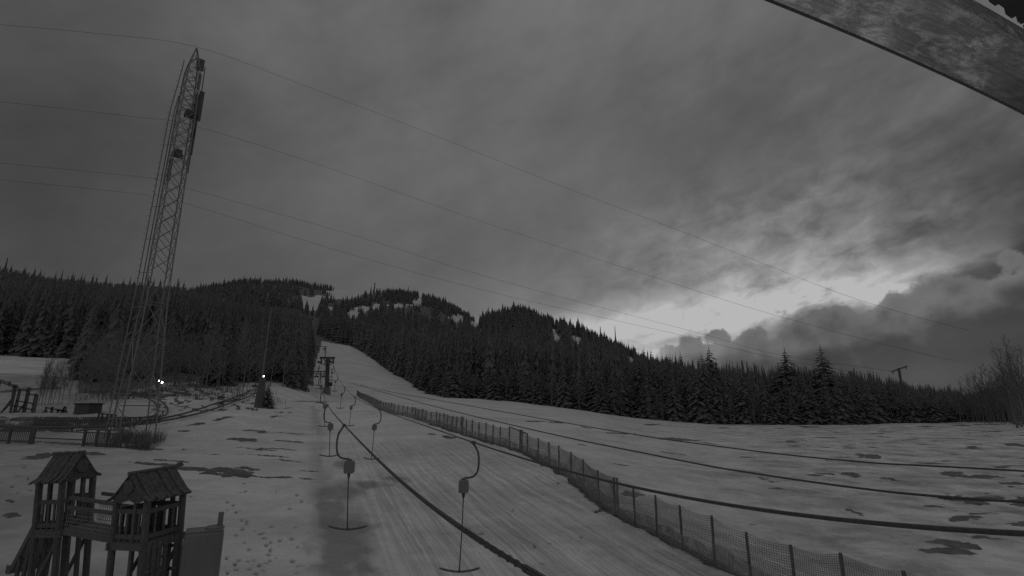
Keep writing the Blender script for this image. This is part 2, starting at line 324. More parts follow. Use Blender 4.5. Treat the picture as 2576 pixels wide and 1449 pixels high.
# exposed earth and grass: each patch stays where the snow has melted
DIRT = [(618, 1108, 40, 7, 2), (585, 1106, 20, 3, 0), (565, 1188, 78, 13, 4), (500, 1181, 110, 6, 5), (395, 1167, 90, 3.5, 5), (620, 1180, 40, 6, 2), (430, 1160, 60, 2.5, 6), (690, 1200, 60, 2.5, 4), (770, 1206, 26, 2.5, 3), (567, 1052, 24, 4, -4), (545, 1058, 16, 2.5, -4), (495, 1068, 26, 2.5, -5),
 (225, 1141, 46, 6, 4), (100, 1148, 40, 8, -8), (70, 1156, 24, 3, 0), (30, 1295, 26, 7, -5), (25, 1262, 16, 5, 20), (2185, 1147, 40, 9, 6), (2140, 1195, 28, 7, 5), (2240, 1205, 36, 5, 8), (2395, 1190, 38, 8, 4), (2470, 1197, 70, 6, 2), (2550, 1215, 40, 5, 0), (2480, 1252, 70, 7, 0), (2570, 1262, 40, 16, 0), (2430, 1303, 45, 9, -4), (2480, 1290, 50, 3, -2),
 (2565, 1318, 40, 9, 5), (2150, 1285, 28, 5, 20), (1505, 1284, 15, 3, 0), (1710, 1105, 60, 4, 4), (1780, 1115, 30, 3, 6), (1560, 1090, 40, 2, 3), (1880, 1148, 30, 2.5, 3), (1640, 1068, 34, 2.5, 0), (1400, 1063, 30, 3, 4), (1350, 1060, 30, 2, 0), (1820, 1076, 20, 2, 0), (2030, 1073, 34, 2.2, 1), (1960, 1078, 20, 2, 0), (2330, 1073, 30, 2.2, 2), (2420, 1070, 30, 2.2, 0), (2500, 1085, 30, 2.5, -2), (2560, 1120, 40, 4, 2), (2445, 1125, 30, 3, 0), (2080, 1100, 40, 2, 0),
 (1128, 1098, 22, 3.5, 4), (1085, 1092, 16, 3, 8), (60, 980, 60, 4, -3), (20, 985, 30, 3, 0), (125, 977, 40, 4, -2), (690, 1049, 36, 1.6, -5), (710, 1038, 30, 1.4, -3), (725, 1026, 20, 1.4, -3), (700, 1090, 80, 1.6, 2), (650, 1085, 50, 1.4, 2), (720, 1112, 60, 1.8, 3), (640, 1130, 60, 1.8, 4), (600, 1143, 20, 2.5, 2), (535, 1146, 34, 2, 3), (462, 1133, 6, 2.5, 0), (700, 1130, 70, 1.6, 3),
 (720, 1160, 70, 1.5, 4), (680, 1148, 60, 1.4, 4), (350, 1128, 70, 6, 4), (180, 1118, 220, 2.0, 3), (460, 1085, 20, 2, 0), (610, 1240, 12, 2.5, -15), (780, 1185, 30, 1.5, 4)]
FP = [(860, 665), (925, 700), (860, 757), (955, 780), (1018, 845), (1060, 905), (1020, 970), (1148, 975), (1210, 1005), (950, 1025), (1255, 1055), (1320, 1095), (1275, 1125), (1320, 1165), (1300, 1210), (1380, 1248), (1555, 1275), (1315, 1280), (1270, 1315), (1200, 1340), (1240, 1388), (1165, 1425), (940, 1330), (955, 1385), (850, 1268), (1525, 738), (1588, 930), (1545, 1050), (1040, 1095), (1630, 1330), (1040, 570), (1145, 570), (1380, 560), (1600, 595), (540, 540), (470, 620), (1650, 660), (1330, 930), (1090, 1165), (1000, 760), (1070, 875), (980, 1290), (1080, 1300), (1140, 1290), (1420, 1070), (1600, 1420), (920, 695), (1015, 870), (1240, 990), (860, 1410), (1090, 1375), (1610, 1130), (1040, 470), (950, 455)]
FP = [(368.9+a*.2361, 1106.8+b*.2361) for a, b in FP]
FP += [(150+17*k+6*math.sin(k*2.1), 1260+9*k+10*math.cos(k*1.7)) for k in range(-6, 22)] + [(1405, 1215), (1345, 1375), (1380, 1365), (1462, 1355), (1365, 1418), (1325, 1330), (1210, 1345), (1290, 1280), (30, 1225), (45, 1240), (60, 1180), (42, 1198)]
dirt = np.zeros_like(XX)
rag = fbm(XX*1.1+5, YY*.9, 4)
for cx, cy, rx, ry, rot in DIRT:
    g = G(cx, cy); r_ = math.radians(rot); dx = PX-cx; dy = PY-cy; c_, s_ = math.cos(r_), math.sin(r_)
    m = (np.abs(dx) < rx*1.7+8) & (np.abs(dy) < rx*.3+ry*2+8) & front
    u = (dx*c_+dy*s_)/rx; v = (-dx*s_+dy*c_)/ry
    jit = fbm(PX[m]/22+cx, PY[m]/2.2+cy, 4)-.5
    val = 1.0 - (u[m]**2+v[m]**2) + jit*1.7
    dirt[m] = np.maximum(dirt[m], np.clip(val*1.6, 0, 1))
foot = np.zeros_like(XX)
for k, (cx, cy) in enumerate(FP):
    rx = 6.5+1.8*math.sin(k*3.3); ry = 3.2+.8*math.cos(k*2.3)
    sc_ = .5+.6*(cy-1130)/320
    m = (np.abs(PX-cx) < 16) & (np.abs(PY-cy) < 12) & front
    foot[m] = np.maximum(foot[m], np.clip(1.5*(1.0-((PX[m]-cx)/(rx*sc_))**2-((PY[m]-cy)/(ry*sc_))**2), 0, 1))
# wet, icy lift track under the near rope
wet = np.zeros_like(XX)
for cx, cy, rx, ry in [(850, 1240, 70, 40), (840, 1300, 52, 60), (860, 1390, 85, 90), (890, 1330, 60, 70), (930, 1220, 60, 12), (1000, 1205, 40, 10), (790, 1010, 70, 3), (865, 1170, 30, 12), (880, 1440, 90, 30)]:
    wet = np.maximum(wet, np.clip(1.25-((PX-cx)/rx)**2-((PY-cy)/ry)**2 + (fbm(PX/40, PY/25, 3)-.5)*1.6, 0, 1)*front)
# net foot line of the safety fence
FB = [(897, 992.5), (924, 1011), (955, 1031), (989, 1041), (1039, 1052), (1072, 1064), (1114, 1074), (1153, 1089), (1197, 1101), (1257, 1119), (1309, 1135), (1351, 1156), (1407, 1186), (1469, 1230), (1547, 1292), (1600, 1318), (1654, 1345), (1718, 1380), (1799, 1418), (1890, 1462), (2003, 1505), (2134, 1545), (2300, 1592), (2576, 1670)]
fl = np.array([tuple(G(a, b)) for a, b in FB])
dmin = np.full(XX.shape, 99.0); nearm = front & (YY < 170) & (XX > -60) & (XX < 12)
xa = XX[nearm]; ya = YY[nearm]; dm = np.full(xa.shape, 99.0)
for i in range(len(fl)-1):
    a = fl[i, :2]; b = fl[i+1, :2]; ab = b-a; tt = np.clip(((xa-a[0])*ab[0]+(ya-a[1])*ab[1])/(ab@ab), 0, 1)
    dm = np.minimum(dm, np.hypot(xa-a[0]-tt*ab[0], ya-a[1]-tt*ab[1]))
dmin[nearm] = dm
strip = np.clip(1.6-(dmin + (rag-.5)*.7)/.30, 0, 1)*(YY < 60)
dirt = np.maximum(dirt, strip)
# micro relief of old, groomed snow
rel = (fbm(XX*.25, YY*.25, 4)-.5)*.22 + (fbm(XX*2.2, YY*2.2, 4)-.5)*.10
al = (XX*.362 - YY*-.932*-1)   # distance measure across the fall line
across = XX*.932 + YY*.362; along = -XX*.362 + YY*.932
trk = (vnoise(across*2.6, along*.045)-.5)*.10 + (vnoise(across*6.5+40, along*.06)-.5)*.06
pist = np.clip((across-2)/2, 0, 1)*np.clip((20-across)/4, 0, 1)*np.clip((60-YY)/30, 0, 1)
dunes = (fbm(XX*.16+3, YY*.55, 3)-.5)*.22*np.clip((TG-t_of(1500))/.2, 0, 1)*np.clip(YY/30, 0, 1)
corr = (np.abs(vnoise(XX*.22+9, YY*1.1+XX*.1)-.5))*.28*np.clip((t_of(780)-TG)/.05, 0, 1)*np.clip(YY/14-1, 0, 1)*(YY < 100)
fade = np.clip((400-YY)/200, 0, 1)*(YY > 3)
far_rel = (fbm(XX/60, YY/60, 4)-.5)*14*np.clip((YY-420)/400, 0, 1)
ZZ = ZZ + (rel + trk*pist + dunes + corr)*fade - foot*.07 - dirt*.05 + far_rel*(YY < 1500)
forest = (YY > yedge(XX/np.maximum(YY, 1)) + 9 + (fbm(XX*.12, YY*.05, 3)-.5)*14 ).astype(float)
PX2, PY2 = pix(XX, np.maximum(YY, 2.0), hgt(XX, YY))
sp = snowpatch(PX2, PY2, 1.0)
forest = np.where((YY > 420), np.where(sp > .2, 0, forest), forest)
knoll = (PX2 > 380) & (PX2 < 650) & (PY2 > 950) & (PY2 < 1035) & (YY < 120)
dirt = np.where(knoll, np.maximum(dirt, np.clip((fbm(PX2/13, PY2/3.5, 4)-.55)*9, 0, 1)), dirt)
meadow = np.clip((TG-t_of(1450))/.9, 0, 1)*front*(YY < 160)*(YY > 6)
dirt = np.maximum(dirt, np.clip((fbm(XX*.30+11, YY*.45+3, 5)-.755+.10*meadow)*14, 0, 1)*(meadow > 0)*(PY < np.interp(PX, [1407, 1547, 1718, 1890, 2134, 2576], [1186, 1285, 1372, 1450, 1535, 1660])-6))
lr = np.exp(-((across-float(-5.55*.932+16.9*.362)-.2)/.75)**2)*np.clip((YY-8)/4, 0, 1)*np.clip((150-YY)/60, 0, 1)*np.clip((fbm(across*1.3, along*.12, 4)-.30)*3.2, 0, 1)
wet = np.maximum(wet, lr*.55)
thick = (PX2 < 330) & (PY2 > 1050) & (PY2 < 1087) & (YY < 90) & front
dirt = np.where(thick, np.maximum(dirt, np.clip((fbm(PX2/20, PY2/5, 3)-.28)*8, 0, 1)), dirt)
nr, nc = XX.shape; idx = np.arange(nr*nc).reshape(nr, nc)
Fq = np.stack([idx[:-1, :-1], idx[:-1, 1:], idx[1:, 1:], idx[1:, :-1]], -1).reshape(-1, 4)
gm = bpy.data.materials.new('old_snow'); gm.use_nodes = True; t = gm.node_tree; B = t.nodes['Principled BSDF']
def gn(ty, **k):
    n = t.nodes.new(ty)
    for a, b in k.items(): setattr(n, a, b)
    return n
def gmath(op, a, b=0.0):
    n = gn('ShaderNodeMath', operation=op)
    for i, v in enumerate((a, b)):
        if isinstance(v, (int, float)): n.inputs[i].default_value = v
        else: t.links.new(v, n.inputs[i])
    return n.outputs[0]
gco = gn('ShaderNodeNewGeometry')
def gnoise(scale, st=(1, 1, 1), rot=0.0, det=5, rough=.55):
    mp = gn('ShaderNodeMapping'); mp.inputs['Scale'].default_value = st; mp.inputs['Rotation'].default_value = (0, 0, rot)
    m2 = gn('ShaderNodeVectorRotate', rotation_type='Z_AXIS'); m2.inputs['Angle'].default_value = rot; t.links.new(gco.outputs['Position'], m2.inputs['Vector'])
    mp.inputs['Rotation'].default_value = (0, 0, 0); t.links.new(m2.outputs[0], mp.inputs[0])
    n = gn('ShaderNodeTexNoise'); n.inputs['Scale'].default_value = scale; n.inputs['Detail'].default_value = det; n.inputs['Roughness'].default_value = rough
    t.links.new(mp.outputs[0], n.inputs['Vector']); return n.outputs['Fac']
def gattr(n): a = gn('ShaderNodeAttribute'); a.attribute_name = n; return a.outputs['Fac']
def grange(x, a, b, c=0., d=1.):
    n = gn('ShaderNodeMapRange'); t.links.new(x, n.inputs[0]); n.inputs[1].default_value = a; n.inputs[2].default_value = b; n.inputs[3].default_value = c; n.inputs[4].default_value = d; return n.outputs[0]
def gmix(f, a, b):
    n = gn('ShaderNodeMix', data_type='FLOAT')
    for s, v in ((0, f), (2, a), (3, b)):
        if isinstance(v, (int, float)): n.inputs[s].default_value = v
        else: t.links.new(v, n.inputs[s])
    return n.outputs[0]
LIFT = math.radians(21.2)
big = gnoise(.09, (1, 2.2, 1), 0, 5); mid = gnoise(.9, (1, 1.6, 1), .2, 6, .6); fin = gnoise(9, (1, 1, 1), 0, 4, .6)
tr = gnoise(1.0, (5.0, .10, 1), -LIFT, 4, .6); tr2 = gnoise(1.0, (14.0, .12, 1), -LIFT, 3, .6)
snow = grange(big, .35, .65, .64, .83)
snow = gmath('MULTIPLY', snow, grange(mid, .3, .7, .86, 1.06))
snow = gmath('MULTIPLY', snow, grange(fin, .3, .7, .93, 1.05))
pi_ = gattr('piste')
snow = gmath('MULTIPLY', snow, gmix(pi_, 1.0, grange(tr, .35, .65, .76, 1.12)))
snow = gmath('MULTIPLY', snow, gmix(pi_, 1.0, grange(tr2, .38, .6, .84, 1.06)))
scour = gattr('scour')      # thin, dirty old snow of the open meadow
sn = gnoise(.30, (1, 1.0, 1), .15, 8, .68)
snow = gmath('MULTIPLY', snow, gmix(scour, 1.0, grange(sn, .42, .68, 1.0, .40)))
snow = gmath('MULTIPLY', snow, gmix(gattr('wet'), 1.0, .50))
snow = gmath('MULTIPLY', snow, gmix(gattr('dim_left'), 1.0, grange(gnoise(.35, (1, 1.5, 1), .4, 4), .3, .7, .52, .72)))  # left snow darkened in its colour to stand for the dimmer light there
snow = gmath('MULTIPLY', snow, gmix(gattr('foot'), 1.0, .35))
earth = gmath('MULTIPLY', grange(gnoise(2.2, (1, 1, 1), 0, 5), .3, .7, .10, .20), 1.0)
dn = gmath('ADD', gattr('dirt'), gmath('MULTIPLY', gmath('SUBTRACT', gnoise(2.6, (1, 1.4, 1), .1, 8, .75), .5), 1.7))
dm_ = gmath('MULTIPLY', grange(dn, .42, .58), grange(gattr('dirt'), 0.0, .12))
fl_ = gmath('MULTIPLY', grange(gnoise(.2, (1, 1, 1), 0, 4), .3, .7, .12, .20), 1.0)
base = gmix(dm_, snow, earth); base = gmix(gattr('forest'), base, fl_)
t.links.new(base, B.inputs['Base Color']); B.inputs['Roughness'].default_value = .8; B.inputs['Specular IOR Level'].default_value = .12
bp = gn('ShaderNodeBump'); bp.inputs['Strength'].default_value = .6; bp.inputs['Distance'].default_value = .06
hh = gmath('ADD', gmath('ADD', mid, gmath('MULTIPLY', fin, .3)), gmath('MULTIPLY', gmath('MULTIPLY', tr, pi_), 1.2)); t.links.new(hh, bp.inputs['Height']); t.links.new(bp.outputs[0], B.inputs['Normal'])
ground = npmesh('ground', np.stack([XX, YY, ZZ], -1).reshape(-1, 3), Fq, gm, smooth=True)
tag(ground, kind='structure')
scourv = np.clip((TG-t_of(1500))/.55, 0, 1)*.85 + .35*np.clip((TG-t_of(1150))/.3, 0, 1)
for nme, arr in (('dim_left', np.clip((t_of(620)-TG)/.35, 0, 1)*front*(YY < 120)), ('dirt', dirt), ('foot', foot), ('wet', wet), ('forest', forest), ('piste', pist), ('scour', np.clip(scourv, 0, 1)*front)):
    a = ground.data.attributes.new(nme, 'FLOAT', 'POINT'); a.data.foreach_set('value', np.ascontiguousarray(arr, dtype=np.float32).ravel())
# ------------------------------------------------------------------ trees
def spruce_crown(h, r, whorls, nb, seed, lean=0.0):
    rg = random.Random(seed); b = MB()
    for w in range(whorls):
        f = w/(whorls-1); z = h*(.10+.88*f); rr = r*(1-f)**.85*(.82+.36*rg.random()) + .10
        n = max(4, int(nb*(1-f*.55)))
        for k in range(n):
            a = 2*math.pi*(k+rg.random()*.8)/n; L = rr*(.65+.5*rg.random()); dz = -L*(.45+.35*rg.random())
            if rg.random() < .08: continue
            ca, sa = math.cos(a), math.sin(a); wd = L*(.20+.10*rg.random()) + .08
            p0 = Vector((0, 0, z)); tip = Vector((ca*L, sa*L, z+dz)); mid_ = p0.lerp(tip, .5) + Vector((0, 0, .05*L))
            sd2 = Vector((-sa, ca, 0))*wd
            b.quad(p0, mid_-sd2*.7-Vector((0, 0, .12*L)), tip, mid_+sd2*.7-Vector((0, 0, .12*L)))
            # hanging twig sprays
            for q in range(3):
                s = .35+.25*q+.1*rg.random(); c = p0.lerp(tip, s); dr = Vector((0, 0, -(.16*L+.14)*(1.3-s*.5))); sw = Vector((-sa, ca, 0))*(wd*(1.1-.5*s))
                b.tri(c-sw, c+sw, c+dr+Vector((ca, sa, 0))*.1*L)
    b.tube([(0, 0, h*.93), (0, 0, h*1.03)], [.06, .01], 4)
    return b
def make_spruce(h, r, wh, nb, seed, label, group):
    o = empty('spruce_tree', (0, 0, 0), 0, label, 'spruce tree', group)
    spruce_crown(h, r, wh, nb, seed).build('crown', 'needles', o)
    MB().tube([(0, 0, -.6), (0, 0, h*.5), (0, 0, h*.95)], [.022*h/2+.05, .012*h/2+.04, .02], 6).build('trunk', 'bark', o)
    return o
GL = 'dark spruces standing in the forest edge beyond the snow'
LB_R = 'tall dark spruce packed among others in the forest edge behind the open snowfield'
LB_L = 'dark spruce in the woods left of the ski slope'
protos = [make_spruce(22, 3.4+.5*k, 24+2*k, 11, 50+k, LB_R, GL) for k in range(4)]
first = [True]*4
nspr = 0
def put_spruce(x, y, sc, label, group, k=None, scz=None, z=None):
    global nspr
    k = random.randrange(4) if k is None else k; zg = h1(x, y)-.3 if z is None else z
    rz = random.random()*6.28; nspr += 1
    if first[k]:
        first[k] = False; o = protos[k]; o.location = (x, y, zg); o.rotation_euler = (0, 0, rz); o.scale = (sc, sc, scz or sc); o['label'] = label; o['group'] = group
        return o
    return copy_tree(protos[k], (x, y, zg), rz, sc, label, group, scz)
# the outline the tree tops of the forest edge reach (photograph pixels)
TOPX = [1080, 1200, 1300, 1480, 1600, 1640, 1700, 1790, 1850, 1950, 2000, 2090, 2150, 2210, 2260, 2320, 2400, 2450, 2600]
TOPY = [905, 905, 900, 905, 893, 880, 885, 900, 905, 918, 912, 925, 930, 938, 952, 964, 976, 978, 984]
def h_for(px, x, y, jitter):
    top = np.interp(px, TOPX, TOPY) + jitter; return max(3.0, P(px, top, y).z - h1(x, y))
for row, (dy, step, jl) in enumerate([(3, 21, 55), (11, 24, 12), (24, 27, 0)]):
    px = 1046.0 + row*7
    while px < 2600:
        t_ = t_of(px); y = float(yedge(np.array([t_]))[0]) + dy + random.uniform(-3, 5); x = t_*y
        hh_ = h_for(px, x, y, random.uniform(-12, 22)+jl*random.random())
        put_spruce(x, y, random.uniform(1.0, 1.35)*min(1.3, .55+hh_/45), LB_R, GL, scz=hh_/22.6)
        px += step*random.uniform(.7, 1.3)
LRX = [-60, 0, 50, 100, 200, 300, 400, 430, 500, 560, 620, 700, 740, 780, 800]; LRY = [668, 674, 687, 699, 709, 717, 724, 722, 745, 760, 770, 775, 780, 800, 870]
def cap_left(px, x, y, h): return min(h, P(px, np.interp(px, LRX, LRY)+random.uniform(14, 60), y).z - h1(x, y))
def slope_px(y): return float(np.interp(y, [105, 115, 150, 230, 330, 450], [745, 765, 776, 782, 788, 792]))
# forest at the right rim of the ski slope
for k in range(26):
    f = k/25; y = 170 + f*250; px = float(np.interp(y, [150, 165, 195, 235, 300, 370, 430], [1110, 1085, 1045, 1005, 950, 915, 880])) + random.uniform(2, 16)
    t_ = t_of(px); put_spruce(t_*y, y+6, random.uniform(.7, .95), 'dark spruce on the far right rim of the ski slope', 'spruces along the right rim of the ski slope')
GLL = 'dark spruces in the woods left of the ski slope'
for k in range(64):
    edge_tree = k > 26
    if edge_tree: y = math.exp(random.uniform(math.log(110), math.log(400))); hh_ = random.uniform(13, 20); sc = hh_/26; px = slope_px(y) - (3.6*sc)*F/y - random.uniform(0, 22)
    else: px = random.uniform(520, 735); y = float(yedge(np.array([t_of(px)]))[0]) + random.uniform(6, 50); hh_ = random.uniform(14, 22); sc = hh_/25
    t_ = t_of(px); x = t_*y; hh_ = max(7, cap_left(px, x, y, hh_)); put_spruce(x, y, sc, LB_L, GLL, scz=hh_/22.6)
for k in range(40):
    px = random.uniform(-20, 560); y = float(yedge(np.array([t_of(px)]))[0]) + (random.uniform(3, 60) if px < 170 else random.uniform(32, 90)); t_ = t_of(px); x = t_*y
    hh_ = max(8, cap_left(px, x, y, random.uniform(14, 21))); put_spruce(x, y, hh_/27, LB_L, GLL, scz=hh_/22.6)
# trees that can be told apart
for px, top, y, sc, lab in [(2085, 862, 166, 2.3, 'tallest lone spruce rising over the right part of the forest edge'), (1992, 870, 166, 2.5, 'broad spruce rising over the forest edge, just left of the tallest one'),
                            (1797, 864, 166, 2.0, 'larger of two close spruces rising over the middle of the forest edge'), (1776, 880, 158, 1.3, 'slimmer of two close spruces rising over the middle of the forest edge'),
                            (1630, 862, 160, .8, 'narrow spruce standing highest where the hill meets the treeline'), (1648, 868, 158, .7, 'narrow spruce right beside the highest one where hill meets treeline'),
                            (1722, 874, 158, .9, 'pointed spruce between the hill foot and the paired spruces'), (2206, 922, 158, .6, 'short spruce just left of the power pole above the forest')]:
    t_ = t_of(px); x = t_*y; hh_ = P(px, top, y).z - h1(x, y); put_spruce(x, y, sc, lab, None, k=3 if sc > 1.2 else 1, scz=hh_/22.6)
g = G(670, 1026); t_ = (P(672, 962, g.y).z - g.z)
o = put_spruce(g.x, g.y, .34, 'small spruce growing beside the padded lamp pole', None, k=3, scz=t_/22.6, z=g.z-.1)
# ---- the unnumbered rest of the forest, one object
def forest_mesh(seedn, W0=7, nn0=5, wr=.15):
    out_v, out_f = [], []
    for k in range(5):
        rg = random.Random(900+k); b = MB(); W_ = W0
        for w in range(W_):
            f = w/W_; z = .12+.80*f; r_ = (wr*(1-f)**.9+.012)
            n = nn0 if w < W_*.6 else 4
            for q in range(n):
                a = 2*math.pi*(q+rg.random()*.6)/n; L = r_*(.75+.5*rg.random()); ca, sa = math.cos(a), math.sin(a)
                p0 = Vector((0, 0, z+.7/W_)); tip = Vector((ca*L, sa*L, z-.3*L/.15*.15-.05-.06*rg.random())); s_ = Vector((-sa, ca, 0))*(L*3.1/nn0/1.0+.004)*(1.0 if nn0 < 6 else .8)
                m_ = p0.lerp(tip, .72); b.quad(p0, m_-s_, tip, m_+s_)
        b.quad((-.01, 0, .85), (.01, 0, .85), (.003, 0, 1.0), (-.003, 0, 1.0)); b.quad((0, -.01, .85), (0, .01, .85), (0, .003, 1.0), (0, -.003, 1.0))
        out_v.append(np.array(b.v)); out_f.append(np.array(b.f))
    return out_v, out_f
fv, ff = forest_mesh(0); fv2, ff2 = forest_mesh(1, 15, 8, .14)
N = 15000
ft = RNG.uniform(t_of(-150), t_of(2750), N); e_ = yedge(ft)
fy = np.exp(RNG.uniform(np.log(e_+np.where(ft < t_of(600), 4, 18)), np.log(1480), N))
# extra trees along the far ridges
ridge = []
for a, b, y0, n in [(-60, 430, 450, 330), (400, 880, 1400, 420), (955, 1225, 1400, 420), (955, 1225, 1250, 300), (1195, 1620, 900, 420)]:
    ridge.append((RNG.uniform(t_of(a), t_of(b), n), y0 + RNG.uniform(-y0*.06, y0*.02, n)))
ft = np.concatenate([ft]+[r[0] for r in ridge]); fy = np.concatenate([fy]+[r[1] for r in ridge])
fx = ft*fy; fz = hgt(fx, fy) + (fbm(fx/60, fy/60, 4)-.5)*14*np.clip((fy-420)/400, 0, 1)
fh = RNG.uniform(14, 25, len(fx))*np.where(fy > 1100, .85, 1.0)*np.where(RNG.random(len(fx)) < .06, 1.35, 1)
bx, by = pix(fx, fy, fz); _, ty = pix(fx, fy, fz+fh)
bare = np.zeros(len(fx), bool)
for q in (0, .4): bare |= snowpatch(bx, by*(1-q)+ty*q, 0.0) > .45
bare &= fy > 420; e2_ = yedge(fx/fy)
slope_open = (fy < 480) & (fy < yedge(fx/fy)+6)
rightlow = (bx > 1560) & (fy < 900)
# keep the far wood behind the right edge under its outline
lim = np.interp(bx, TOPX, TOPY) + (fbm(bx/14, bx*0, 3)-.5)*34 + RNG.uniform(-5, 12, len(bx)); over = (bx > 1600) & (ty < lim-3); fh = np.where(over & (fy < 1500), np.maximum(4, fh*np.clip((by-lim)/np.maximum(by-ty, 1), .15, 1)), fh)
lim = np.interp(bx, LRX, LRY) - 4 - 22*(RNG.random(len(fx)) < .07); over = (bx < 800) & (fy < 700) & (ty < lim); fh = np.where(over, np.maximum(3, fh*np.clip((by-lim)/np.maximum(by-ty, 1), .12, 1)), fh)
sp_x = np.interp(fy, [100, 115, 150, 230, 330, 450, 500], [740, 765, 776, 782, 788, 792, 700]); slope_open |= (fy < 480) & (bx < 830) & (bx > sp_x - .15*fh*F/fy) & (bx > 650)
slope_open |= (bx > 176) & (bx < 640) & (fy < e2_+28)
keep = ~(bare | slope_open); fx, fy, fz, fh = fx[keep], fy[keep], fz[keep], fh[keep]
Vs, Fs, off = [], [], 0
var = RNG.integers(0, 5, len(fx)); ang = RNG.uniform(0, 6.28, len(fx)); wid = RNG.uniform(.8, 1.25, len(fx))
for kk_ in range(10):
    k = kk_ % 5; lod = kk_ >= 5; m = (var == k) & ((fy < 330) == lod); v = (fv2 if lod else fv)[k]; fq = (ff2 if lod else ff)[k]; n = m.sum(); c = np.cos(ang[m])[:, None]; s_ = np.sin(ang[m])[:, None]; hk = fh[m][:, None]; wk = wid[m][:, None]*hk
    X = (v[None, :, 0]*c - v[None, :, 1]*s_)*wk + fx[m][:, None]; Y = (v[None, :, 0]*s_ + v[None, :, 1]*c)*wk + fy[m][:, None]; Z = v[None, :, 2]*hk + fz[m][:, None] - .5
    Vs.append(np.stack([X, Y, Z], -1).reshape(-1, 3)); nv = len(v)
    Fs.append((fq[None] + (np.arange(n)*nv)[:, None, None] + off).reshape(-1, 4)); off += n*nv
fo = npmesh('forest', np.concatenate(Vs), np.concatenate(Fs), 'far'); tag(fo, 'dense dark spruce forest covering the hills behind the ski slope', 'forest', kind='stuff')
# ---- bare deciduous trees
def bare_tree(h, seed, levels=3, r0=None, spread=.5, up=.6, nb=9):
    rg = random.Random(seed); trunk = MB(); tw = MB()
    pts = [Vector((0, 0, -.4))]; d = Vector((0, 0, 1)); r0 = r0 or h*.011
    for i in range(10): pts.append(pts[-1] + d*(h/10)); d = (d + Vector((rg.uniform(-.05, .05), rg.uniform(-.05, .05), 0))).normalized()
    rs = [r0*(1-.09*i) for i in range(11)]; trunk.tube(pts, rs, 6)
    def br(p, d, L, r, lv):
        q = [p]; dd = d
        for i in range(3): q.append(q[-1]+dd*L/3); dd = (dd + Vector((rg.uniform(-.25, .25), rg.uniform(-.25, .25), rg.uniform(-.05, .25)))).normalized()
        tw.tube(q, [r, r*.75, r*.5, r*.25], 3, False)
        if lv > 0:
            for k in range(4):
                s = rg.uniform(.25, 1.0); i = min(2, int(s*3)); pp = q[i].lerp(q[i+1], s*3-i if s < 1 else 1)
                nd = (dd + Vector((rg.uniform(-1, 1), rg.uniform(-1, 1), rg.uniform(-.2, .6)))*.8).normalized(); br(pp, nd, L*rg.uniform(.4, .6), r*.5, lv-1)
    for k in range(nb*3):
        f = .18+.8*(k/(nb*3)); i = min(9, int(f*10)); p = pts[i+1 if i < 9 else 10].lerp(pts[i], 1-(f*10-i)) if i < 10 else pts[10]
        a = rg.random()*6.28; d = Vector((math.cos(a)*spread, math.sin(a)*spread, up)).normalized()
        br(p, d, h*(.26*(1-f)+.07)*rg.uniform(.7, 1.2), r0*.35*(1-f*.7)+.01, levels-1)
    return trunk, tw
def make_bare(h, seed, label, cat, group, barkm, **k):
    o = empty('bare_tree', (0, 0, 0), 0, label, cat, group); a, b = bare_tree(h, seed, **k); a.build('trunk', barkm, o, True); b.build('crown', 'btwig' if barkm in ('birch', 'palebark') else 'twig', o); return o
leftp = [make_bare(15, 180+k, 'x', 'bare tree', 'x', 'palebark', levels=3, spread=.75, up=.65, r0=.14, nb=11) for k in range(3)]
birchp = [make_bare(9, 70+k, 'x', 'birch tree', 'x', 'birch', levels=3, spread=.45, up=.9, r0=.10) for k in range(2)]
barep = [make_bare(16, 80+k, 'x', 'bare tree', 'x', 'bark', levels=3, spread=.5, up=.8, r0=.16) for k in range(3)]
used = {}
def put(src, x, y, z, sc, label, group, scz=None):
    rz = random.random()*6.28
    if src.name not in used:
        used[src.name] = 1; src.location = (x, y, z); src.rotation_euler = (0, 0, rz); src.scale = (sc, sc, scz or sc); src['label'] = label
        if group: src['group'] = group
        elif 'group' in src: del src['group']
        return src
    o = copy_tree(src, (x, y, z), rz, sc, label, group, scz)
    if not group and 'group' in o: del o['group']
    return o
for k, (px, py, tp_) in enumerate([(96, 1020, 896), (104, 1019, 892), (112, 1020, 890), (120, 1019, 894), (133, 1019, 896), (146, 1018, 902), (155, 1018, 900), (172, 1019, 905), (186, 1019, 910), (90, 1021, 905), (126, 1018, 900)]):
    g = G(px, py); z2 = P(px, tp_, g.y).z - g.z
    put(birchp[k % 2], g.x, g.y, g.z, z2/9*.8, 'pale bare birch in the clump on the snowy meadow at far left', 'birches of the clump on the far left meadow', z2/9)
for k in range(96):
    px = random.uniform(183, 745); y = float(yedge(np.array([t_of(px)]))[0]) + random.uniform(-3, 30); t_ = t_of(px)
    put(leftp[k % 3], t_*y, y, h1(t_*y, y), random.uniform(.55, 1.0), 'greyish bare tree at the foot of the woods behind the playground', 'bare trees at the foot of the left woods')
for k in range(34):
    px = random.uniform(1180, 2000); y = float(yedge(np.array([t_of(px)]))[0]) + random.uniform(-3, 1); t_ = t_of(px)
    put(barep[k % 3], t_*y, y, h1(t_*y, y), random.uniform(.3, .55), 'slender bare tree in front of the spruces at the snowfield edge', 'slender bare trees before the spruces', random.uniform(.4, .75))
